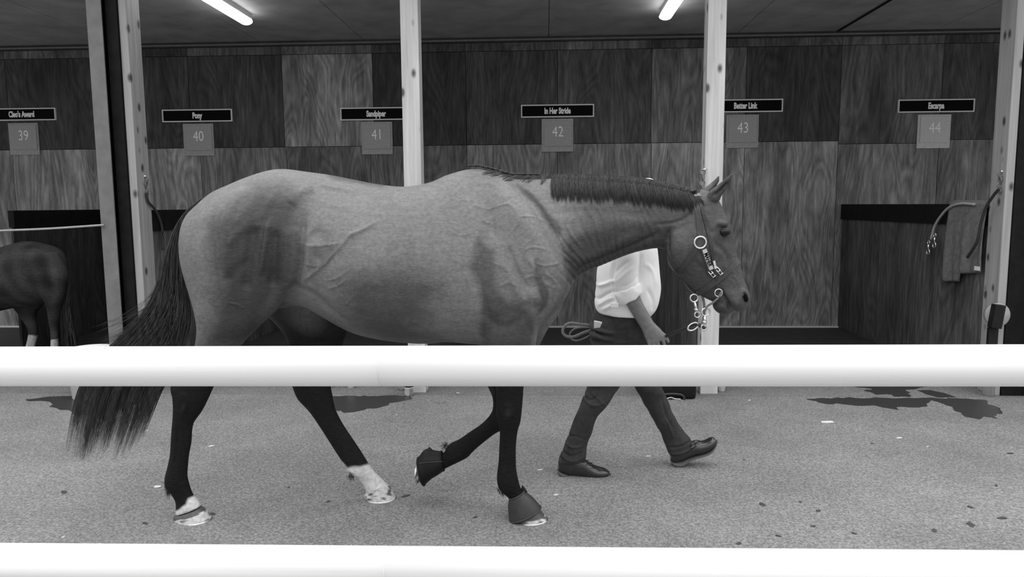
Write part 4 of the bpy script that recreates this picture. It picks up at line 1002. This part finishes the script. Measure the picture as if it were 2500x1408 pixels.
loft(tr, [(1480, 815, 1596, 815, .095, YC+.085), (1500, 850, 1600, 850, .095, YC+.085), (1525, 900, 1606, 900, .085, YC+.09), (1548, 942, 1616, 942, .076, YFL-.02), (1564, 972, 1628, 972, .069, YFL), (1586, 1010, 1644, 1010, .062, YFL), (1606, 1044, 1663, 1044, .058, YFL), (1618, 1070, 1680, 1066, .056, YFL), (1628, 1096, 1688, 1080, .055, YFL), (1635, 1113, 1690, 1092, .052, YFL)], n=26)
FT = [([(1440, 806), (1462, 807), (1490, 808), (1505, 808)], .013, .014, 3.88), ([(1440, 824), (1462, 824), (1490, 825), (1505, 825)], .013, .016, 3.88), ([(1440, 842), (1462, 842), (1490, 842), (1505, 842)], .009, .018, 3.88), ([(1425, 975), (1450, 985), (1480, 975)], .005, .006, 3.9), ([(1418, 965), (1440, 972), (1462, 960)], -.005, .005, 3.9), ([(1440, 955), (1460, 970), (1480, 990)], .004, .005, 3.9), ([(1380, 1080), (1400, 1088), (1425, 1084)], .005, .005, 3.9), ([(1372, 1100), (1395, 1108), (1425, 1100)], -.006, .005, 3.9), ([(1372, 1112), (1395, 1120), (1426, 1112)], .005, .005, 3.9), ([(1385, 1066), (1405, 1060), (1430, 1070)], -.004, .005, 3.9),
      ([(1620, 1010), (1632, 1040), (1640, 1060)], .005, .005, 4.1), ([(1628, 1085), (1655, 1080), (1680, 1070)], -.006, .005, 4.1), ([(1630, 1100), (1655, 1098), (1685, 1085)], .005, .005, 4.1), ([(1610, 960), (1620, 1000), (1640, 1040)], -.004, .005, 4.1), ([(1450, 800), (1500, 806), (1550, 800)], -.004, .006, 3.85), ([(1455, 822), (1500, 835), (1550, 830)], .004, .006, 3.85)]
garment('trousers', tr, M_jean, .006, FT, amp=1.6)
def shoe(pts, solepts, Y, lace):
    b = MB(); loft(b, pts, n=26, sub=5, ex=2.3)
    me, co, ed = remesh(b, .0045, 5); me.vertices.foreach_set('co', co.ravel()); me.update(); me.materials.clear(); me.name = 'shoe'
    o = link('shoe', me, M_leather, person)
    b = MB(); loft(b, solepts, n=24, sub=5, ex=2.6); b.build('sole', M_sole, o)
    b = MB()
    for (p, q_) in lace:
        b.tube([onY(p[0], p[1], Y-.05), onY((p[0]+q_[0])/2, (p[1]+q_[1])/2-2, Y-.045), onY(q_[0], q_[1], Y-.02)], .0025, 6)
    b.build('lace', M_boot2, o)
# stations run heel to toe: top edge, bottom edge
shoe([(1362, 1128, 1364, 1148, .02, YNL), (1368, 1110, 1369, 1153, .034, YNL), (1385, 1108, 1388, 1158, .04, YNL), (1405, 1112, 1406, 1162, .04, YNL), (1424, 1118, 1422, 1166, .041, YNL), (1440, 1129, 1436, 1168, .045, YNL), (1456, 1138, 1452, 1169, .049, YNL), (1472, 1142, 1468, 1167, .045, YNL), (1484, 1147, 1482, 1163, .03, YNL), (1489, 1152, 1488, 1158, .012, YNL)],
     [(1361, 1144, 1362, 1153, .02, YNL), (1367, 1148, 1368, 1159, .036, YNL), (1388, 1156, 1388, 1164, .042, YNL), (1402, 1160, 1402, 1166, .04, YNL), (1424, 1165, 1422, 1170, .043, YNL), (1452, 1167, 1450, 1172, .051, YNL), (1472, 1165, 1472, 1170, .046, YNL), (1486, 1160, 1487, 1164, .03, YNL), (1491, 1156, 1491, 1160, .012, YNL)], YNL, [((1424, 1128), (1436, 1124)), ((1432, 1133), (1446, 1130)), ((1444, 1138), (1456, 1137))])
shoe([(1636, 1112, 1638, 1124, .02, YFL), (1638, 1098, 1646, 1128, .034, YFL), (1655, 1090, 1662, 1124, .04, YFL), (1674, 1080, 1682, 1116, .04, YFL), (1690, 1078, 1696, 1110, .041, YFL), (1706, 1078, 1712, 1107, .045, YFL), (1722, 1075, 1730, 1099, .047, YFL), (1734, 1069, 1743, 1087, .04, YFL), (1743, 1067, 1749, 1076, .02, YFL)],
     [(1636, 1120, 1639, 1130, .02, YFL), (1643, 1125, 1646, 1136, .036, YFL), (1660, 1124, 1664, 1137, .042, YFL), (1674, 1118, 1678, 1128, .04, YFL), (1682, 1115, 1685, 1120, .042, YFL), (1706, 1107, 1709, 1112, .048, YFL), (1728, 1099, 1731, 1104, .048, YFL), (1742, 1086, 1746, 1089, .036, YFL), (1749, 1074, 1753, 1075, .014, YFL)], YFL, [((1684, 1090), (1700, 1082)), ((1688, 1096), (1706, 1088)), ((1690, 1077), (1708, 1075))])
# cap
b = MB(); loft(b, [(1536, 482, 1611, 486, .080, YC), (1537, 468, 1611, 472, .081, YC), (1545, 450, 1608, 452, .074, YC), (1557, 440, 1598, 440, .052, YC), (1572, 435, 1588, 435, .02, YC)], n=28)
o = b.build('cap', M_shirt, person)
b = MB(); loft(b, [(1598, 480, 1600, 486, .07, YC), (1618, 480, 1619, 487, .065, YC), (1638, 484, 1638, 489, .03, YC)], n=20); b.build('cap_peak', M_shirt, o)
# phone in back pocket
pc_ = onY(1458, 789, YC-.13)
Mx = Matrix.Translation(onY(1461, 798, YC-.116)) @ Matrix.Rotation(R(6), 4, 'Y') @ Matrix.Rotation(R(-36), 4, 'Z') @ Matrix.Rotation(R(14), 4, 'X')
b = MB(); b.box(-.026, .026, -.005, .005, -.05, .032, Mx)
tag(b.build('phone', M_paper, None, False, bevel=.003), 'white phone sticking out of the back trouser pocket', 'phone')
# folded shank loops behind the hip
lo = empty('folded_lead_end', onY(1410, 810, YC+.1), 'folded loops of leather lead held behind the hip', 'lead rope')
for pts, w_ in (([(1462, 796), (1420, 792), (1392, 789), (1378, 797), (1374, 810), (1382, 820), (1400, 822), (1425, 812), (1462, 800)], .0085), ([(1458, 800), (1420, 799), (1402, 803), (1392, 812), (1391, 818)], .0045), ([(1391, 818), (1396, 828), (1410, 831), (1430, 824), (1460, 806)], .0045)):
    b = MB(); b.tube(P3(pts, YC+.15), w_, 10, flat=.3, ref=Vector((0, 1, 0))); b.build('leather_loop', M_strap2, lo)

# ================================================================== PONY IN THE STALL
YPn = 6.75
pn = MB()
loft(pn, [(-260, 640, -260, 745, .1, YPn), (-200, 615, -200, 765, .24, YPn, .1), (-110, 612, -110, 775, .27, YPn, .1), (-30, 612, -30, 765, .27, YPn, .1), (33, 594, 33, 752, .26, YPn), (70, 588, 74, 748, .25, YPn), (105, 595, 108, 740, .23, YPn), (135, 606, 135, 725, .19, YPn), (153, 625, 152, 700, .12, YPn), (162, 645, 161, 680, .05, YPn)], n=30)
loft(pn, [(60, 620, 140, 615, .08, YPn-.1), (66, 660, 162, 660, .12, YPn-.11), (85, 700, 160, 700, .10, YPn-.12), (108, 730, 153, 732, .075, YPn-.12), (117, 757, 145, 757, .055, YPn-.12), (119, 780, 143, 780, .045, YPn-.12), (123, 805, 142, 805, .033, YPn-.12), (125, 830, 141, 830, .032, YPn-.12), (125, 850, 142, 852, .04, YPn-.12), (122, 872, 147, 872, .045, YPn-.12), (119, 888, 152, 887, .055, YPn-.12)], n=20)
loft(pn, [(20, 640, 140, 620, .08, YPn+.1), (10, 690, 130, 690, .12, YPn+.11), (25, 735, 110, 735, .10, YPn+.12), (45, 765, 88, 765, .06, YPn+.12), (62, 790, 90, 790, .048, YPn+.12), (70, 808, 92, 812, .036, YPn+.12), (67, 830, 88, 834, .032, YPn+.12), (62, 850, 84, 852, .036, YPn+.12), (60, 864, 88, 866, .04, YPn+.12), (58, 880, 92, 880, .05, YPn+.12)], n=20)
for s, dx in ((-1, 0), (1, 40)):
    loft(pn, [(-250+dx, 700, -170+dx, 700, .1, YPn+s*.11), (-240+dx, 760, -185+dx, 760, .07, YPn+s*.12), (-230+dx, 810, -195+dx, 810, .045, YPn+s*.12), (-226+dx, 850, -200+dx, 850, .035, YPn+s*.12), (-230+dx, 884, -192+dx, 884, .05, YPn+s*.12)], n=18)
loft(pn, [(-180, 630, -210, 750, .16, YPn), (-250, 570, -290, 700, .1, YPn), (-320, 520, -340, 620, .07, YPn), (-350, 500, -400, 570, .07, YPn)], n=20)
loft(pn, [(-330, 500, -350, 570, .08, YPn), (-390, 530, -370, 600, .08, YPn), (-430, 580, -400, 620, .05, YPn), (-450, 620, -420, 645, .05, YPn)], n=18)
me, co, ed = remesh(pn, .011, 8); me.name = 'pony_body'; X, Z = co[:, 0], co[:, 2]
nr = normals(me, co)
d_ = np.zeros(len(co))
for pts, a, wd in [([(105, 640), (112, 690), (112, 730)], -.03, .05), ([(60, 610), (100, 615), (112, 640)], .012, .03), ([(75, 620), (100, 650), (108, 680)], -.012, .03)]:
    pc = catmull([(onY(p[0], p[1], 6.5).x, onY(p[0], p[1], 6.5).z) for p in pts], 4); dd, par = pl_dist(X, Z, pc); d_ += a*np.exp(-(dd/wd)**2)
co = co+nr*(d_*np.abs(nr[:, 1]))[:, None]
tone = np.full(len(co), .11)*(1+.35*vnoise(12, 4)[:0].sum()) if False else np.full(len(co), .055)
rr_ = np.random.default_rng(3)
nn_ = sum(np.sin(co @ (rr_.normal(size=3)*16)+rr_.uniform(0, 6)) for _ in range(10))/4
tone *= 1+.5*nn_
zs = onY(0, 822, YPn).z; tone = np.where(Z < zs+.01*nn_, .55, np.clip(tone, .012, .3))
zk = onY(0, 880, YPn).z
me.vertices.foreach_set('co', co.ravel()); me.update(); me.materials.clear()
at = me.attributes.new('tone', 'FLOAT', 'POINT'); at.data.foreach_set('value', tone)
pony = empty('pony', (onY(60, 700, YPn).x, YPn, 0), 'shaggy dark pony with white socks standing in the left stall', 'pony')
link('body', me, M_pony, pony)
lowz = co[:, 2].min()
meT = tail_mesh([(158, 640), (162, 690), (150, 740), (148, 790), (152, 840), (156, 880)], [(164, 650), (172, 700), (175, 740), (185, 790), (194, 840), (196, 880)], YPn, .08, 700, (.85, 1.0), .0022, 33, clumps=16, K=14)
link('tail', meT, M_hairl, pony)

# ================================================================== SMALL THINGS IN THE STALLS
# pale rope across the pony stall
b = MB(); b.tube([onY(x_, y_, YP-.05) for x_, y_ in catmull([(-500, 560), (-250, 566), (-60, 567), (0, 563), (120, 558), (253, 549)], 4)], .008, 8)
tag(b.build('stall_rope', M_rope), 'pale rope stretched across the pony stall', 'rope')
# bucket left
gb = onZ(229, 967); yb = gb.y
bk = empty('bucket', gb, 'white bucket on the ground behind the tail', 'bucket')
sc_ = (onZ(183, 967)-gb).length
b = MB(); b.lathe(gb, [(sc_*.92, 0), (sc_*.97, .006), (sc_*1.12, .36), (sc_*1.18, .362), (sc_*1.18, .385), (sc_*1.12, .385), (sc_*1.08, .38), (sc_*.9, .02)], 40); b.build('pail', M_paper, bk)
b = MB(); b.tube([gb+Vector((-sc_*1.16, 0, .36)), gb+Vector((-sc_*1.0, -.1, .25)), gb+Vector((0, -sc_*1.25, .19)), gb+Vector((sc_*1.0, -.1, .25)), gb+Vector((sc_*1.16, 0, .36))], .003, 6); b.build('handle', M_metal, bk)
# bottles
def bottle(px, py, h, r, label, wrap=True):
    g0 = onZ(px, py); e_ = empty('plastic_bottle', g0, label, 'bottle', None)
    b = MB(); b.lathe(g0, [(r*.7, 0), (r*.95, .008), (r, .02), (r*.93, .05), (r, .06), (r, h*.62), (r*.8, h*.75), (r*.4, h*.88), (r*.36, h*.95)], 24); b.build('bottle_body', M_clear, e_)
    b = MB(); b.lathe(g0+Vector((0, 0, h*.95)), [(r*.42, 0), (r*.42, h*.06)], 16); b.build('cap', M_paper, e_)
    if wrap:
        b = MB(); b.lathe(g0, [(r*1.01, .065), (r*1.02, .066), (r*1.02, h*.55), (r*1.01, h*.55)], 24); b.build('wrapper', M_blackg, e_)
        b = MB(); b.lathe(g0, [(r*1.03, .064), (r*1.03, .070)], 24); b.build('wrapper_band', M_paper, e_)
bottle(999, 965, .26, .037, 'clear bottle with dark wrapper at the foot of the middle post')
bottle(980, 952, .24, .030, 'plain clear bottle left of the wrapped bottle', False)
bottle(2413, 965, .24, .042, 'clear bottle beside the right post', False)
def cup(px, py, label):
    g0 = onZ(px, py); b = MB(); b.lathe(g0, [(.022, 0), (.026, .003), (.036, .095), (.038, .097), (.034, .095), (.024, .006)], 24)
    o = b.build('plastic_cup', M_paper); o.data.transform(Matrix.Translation(-g0)); o.location = g0; tag(o, label, 'cup')
cup(803, 946, 'left one of two small white cups behind the far hind leg'); cup(857, 946, 'right one of two small white cups behind the far hind leg'); cup(1761, 954, 'small white cup right of the post behind the handler')
# bag
gb = onZ(1655, 975); bag = empty('holdall_bag', gb, 'black holdall bag on the ground left of the post behind the handler', 'bag')
b = MB(); x_, y_ = gb.x, gb.y
b.box(x_-.23, x_+.14, y_-.0, y_+.18, .0, .24); b.build('bag_shell', M_boot2, bag, True, bevel=.03)
b = MB(); b.tube(P3([(1615, 963), (1640, 961), (1665, 964), (1672, 975)], y_-.012), .008, 8); b.build('piping', M_strap, bag)
b = MB(); b.tube(P3([(1627, 973), (1638, 970), (1648, 973), (1662, 974)], y_-.004), .0045, 6); b.build('badge', M_paper, bag)
b = MB(); b.tube([(x_-.12, y_+.05, .23), (x_-.1, y_+.06, .32), (x_+.03, y_+.06, .32), (x_+.05, y_+.05, .23)], .012, 8); b.build('handle', M_strap, bag)
# towel over the right partition
def cloth():
    pts_t = []; n, m = 26, 34
    y1 = onX(2322, 500, XP4-.035).y; y0 = onX(2402, 502, XP4-.035).y-.065
    v = []; 
    for j in range(m+1):
        t_ = j/m
        for i in range(n+1):
            u = i/n; y = y1+(y0-y1)*u
            L_ = .655-.05*u if u < .5 else .60-.07*u
            if t_ < .12:      # over the top
                a = t_/.12; x = XP4+.04-.08*a; z = 1.462+.012*math.sin(math.pi*a)
            else:
                a = (t_-.12)/.88; x = XP4-.042-.012*math.sin(math.pi*a)-.012*math.sin(u*13+a*2)*a - .01*math.sin(u*27)*a; z = 1.455-L_*a
                y = y + .03*a*(1-u)
            v.append((x, y, z))
    f = [(j*(n+1)+i, j*(n+1)+i+1, (j+1)*(n+1)+i+1, (j+1)*(n+1)+i) for j in range(m) for i in range(n)]
    me = bpy.data.meshes.new('towel'); me.from_pydata(v, [], f)
    o = link('towel', me, M_towel); md = o.modifiers.new('t', 'SOLIDIFY'); md.thickness = .007
    return o
tw = cloth(); tag(tw, 'dark grey towel draped over the right partition top board', 'towel')
b = MB(); p_ = onX(2386, 655, XP4-.078); b.box(p_.x-.004, p_.x, p_.y-.035, p_.y+.035, p_.z-.016, p_.z+.016)
b.build('towel_tag', M_paper, tw, False)
def rope(name, pts, X_, r, m, label, snaps=()):
    P = [onX(p[0], p[1], X_) for p in catmull(pts, 6)]; e_ = empty(name, P[0], label, 'rope')
    b = MB(); b.tube(P, r, 8); b.build('rope_line', m, e_)
    for (sx0, sy0) in snaps:
        c_ = onX(sx0, sy0, X_); q = MB(); q.torus(c_, .024, .007, u=Vector((0, 1, 0))); q.tube([c_+Vector((0, 0, .02)), c_+Vector((0, 0, .07))], .010, 8); q.torus(c_+Vector((0, 0, .085)), .018, .006, u=Vector((0, 1, 0))); q.build('snap_hook', M_metal, e_)
rope('tie_rope', [(2380, 499), (2345, 497), (2318, 506), (2298, 526), (2282, 552), (2273, 584)], XP4-.06, .011, M_rope, 'pale tie rope with metal snaps hanging over the partition left of the towel', ((2266, 615), (2281, 598)))
rope('tie_rope', [(2440, 460), (2425, 478), (2408, 505), (2395, 545), (2385, 590), (2362, 628)], XP4-.10, .011, M_dope, 'dark rope hanging from the right post across the towel')
rope('tie_rope', [(357, 470), (362, 492), (376, 508), (388, 530), (396, 560), (397, 610)], XP1+.05, .010, M_dope, 'dark rope hanging from the hook on the left post')
def hook(px, py, X_, label):
    c_ = onX(px, py, X_); e_ = empty('tie_ring', c_, label, 'hook'); b = MB()
    for k in range(4): b.torus(c_+Vector((0, 0, .06-.04*k)), .018, .006, u=Vector((0, 1, 0)) if k % 2 else Vector((1, 0, 0)), w=Vector((0, 0, 1)), n=16)
    b.build('chain', M_steel, e_); sg = -1 if X_ < 0 else 1
    b = MB(); b.tube([c_+Vector((0, 0, .08)), c_+Vector((sg*.03, 0, .08))], .008, 8); b.build('shank', M_metal, e_)
hook(358, 455, XP1+.045, 'metal ring and chain on the left wooden post')
hook(2441, 445, XP4-.045, 'metal ring and chain on the rightmost wooden post')
hook(1715, 440, XP3-.088, 'metal ring and chain on the post behind the horse ears')
# round disc and black box on the right post
c_ = onY(2428, 768, YP-.02); e_ = empty('hose_reel', c_, 'round grey disc with black box fixed to the right wooden post', 'fitting')
b = MB(); b.lathe(c_+Vector((.01, -.01, 0)), [(.085, -.02), (.09, -.015), (.09, .0), (.08, .03)], 36, axis='Y'); b.build('disc', M_disc, e_)
b = MB(); M4 = Matrix.Translation(c_+Vector((-.02, -.06, 0))) @ Matrix.Rotation(R(7), 4, 'Y'); b.box(-.038, .038, -.03, .03, -.09, .085, M4); b.build('box', M_boot2, e_, False, bevel=.006)
b = MB(); b.box(c_.x-.055, c_.x+.015, c_.y-.04, c_.y-.01, c_.z-.42, c_.z-.09); b.build('strap', M_boot2, e_, False, bevel=.005)

# ================================================================== WET PATCHES, LEAVES, CHIPS
def flat(name, pts, m, z, label, cat, group=None, jag=.0, parent=None):
    P = [onZ(p[0], p[1]) for p in pts]; Q = []
    for i in range(len(P)):
        a, b_ = P[i], P[(i+1) % len(P)]; L_ = (b_-a).length; k = max(1, int(L_/.04))
        for j in range(k):
            p = a.lerp(b_, j/k); Q.append((p.x+random.uniform(-jag, jag), p.y+random.uniform(-jag, jag)))
    bm = bmesh.new(); vs_ = [bm.verts.new((x, y, z)) for x, y in Q]
    fc = bm.faces.new(vs_); bmesh.ops.triangulate(bm, faces=[fc]); bmesh.ops.recalc_face_normals(bm, faces=bm.faces)
    me = bpy.data.meshes.new(name); bm.to_mesh(me); bm.free()
    o = link(name, me, m, None, False); o.data.flip_normals() if me.polygons[0].normal.z < 0 else None
    return tag(o, label, cat, group)
flat('wet_patch', [(1968, 972), (2060, 971), (2180, 971), (2330, 972), (2405, 976), (2418, 987), (2445, 1000), (2455, 1006), (2430, 1016), (2442, 1022), (2400, 1018), (2395, 1026), (2360, 1016), (2330, 998), (2300, 985), (2270, 978), (2268, 990), (2240, 993), (2205, 992), (2190, 999), (2150, 992), (2115, 990), (2050, 986), (2000, 984)], M_wet, .0015, 'long dark wet patch on the asphalt at the right', 'puddle', jag=.022)
flat('wet_patch', [(2060, 942), (2270, 943), (2230, 950), (2215, 952), (2222, 968), (2190, 969), (2170, 963), (2140, 962), (2110, 955), (2130, 948)], M_wet, .0015, 'wet patch in front of the right stall just below the rail', 'puddle', jag=.018)
flat('wet_patch', [(2240, 953), (2270, 952), (2310, 960), (2335, 970), (2290, 970), (2260, 962)], M_wet, .0015, 'small wet streak left of the clear bottle at the right', 'puddle', jag=.006)
flat('wet_patch', [(800, 968), (860, 967), (940, 966), (1000, 965), (1008, 972), (990, 978), (955, 983), (930, 995), (900, 999), (855, 1008), (820, 1002), (800, 995)], M_wet, .0015, 'wet patch behind the far hind leg', 'puddle', jag=.022)
flat('wet_patch', [(60, 975), (130, 967), (220, 964), (330, 964), (345, 980), (310, 1000), (260, 1006), (200, 1012), (150, 1000), (115, 992), (130, 984)], M_wet, .0015, 'wet patch spreading round the white bucket', 'puddle', jag=.024)
g = random.Random(5)
def leaf(px, py, w_, a, m=M_leaf, nm='leaf', lb='small dark leaf flat on the asphalt', cat='leaf', grp='fallen leaves on the asphalt'):
    c_ = onZ(px, py); b = MB(); n = 10
    v = []; 
    for k in range(n):
        th = 2*math.pi*k/n; r_ = w_*(1+.25*g.uniform(-1, 1)); x = math.cos(th)*r_; y = math.sin(th)*r_*.55
        v.append((c_.x+x*math.cos(a)-y*math.sin(a), c_.y+x*math.sin(a)+y*math.cos(a), .003+.002*math.cos(th)))
    b.add([(x, y, z-.0025) for x, y, z in v]+v, [tuple(range(n-1, -1, -1)), tuple(range(n, 2*n))]+[(k, (k+1) % n, n+(k+1) % n, n+k) for k in range(n)])
    o = b.build(nm, m, None, False); tag(o, lb, cat, grp)
for px, py, w_ in [(1862, 1232, .02), (1997, 1247, .016), (1954, 1226, .008), (1900, 1308, .013), (1803, 1327, .016), (2370, 1281, .026), (2447, 1265, .022), (2370, 1238, .016), (2280, 1296, .018), (2465, 1107, .018), (1985, 1285, .012), (2085, 1302, .012), (2433, 1186, .012), (2130, 1083, .01), (1817, 1123, .008), (156, 1202, .022), (355, 1278, .014), (990, 1211, .022), (705, 1190, .01), (1160, 1263, .014), (800, 1225, .014), (520, 1255, .016), (1112, 959, .008)]:
    leaf(px, py, w_, g.uniform(0, 3))
for px, py, w_ in [(1118, 959, .014), (2195, 1069, .018), (1830, 977, .012), (516, 1089, .02), (359, 1051, .01), (1583, 1114, .014), (1358, 1208, .014), (1318, 1147, .014), (1415, 1056, .01), (2265, 1090, .008), (385, 1188, .025), (155, 1311, .008), (968, 1013, .008)]:
    leaf(px, py, w_, g.uniform(-.3, .3), M_chip, 'paper_scrap', 'tiny white scrap lying on the asphalt', 'scrap', 'white scraps on the asphalt')
leaf(2020, 1030, .045, 0, M_chip, 'straw', 'thin pale straw lying on the asphalt at the right', 'straw', None)
leaf(1075, 982, .05, 0, M_conc, 'chalk_mark', 'pale oval mark on the asphalt behind the far foreleg', 'mark', None)
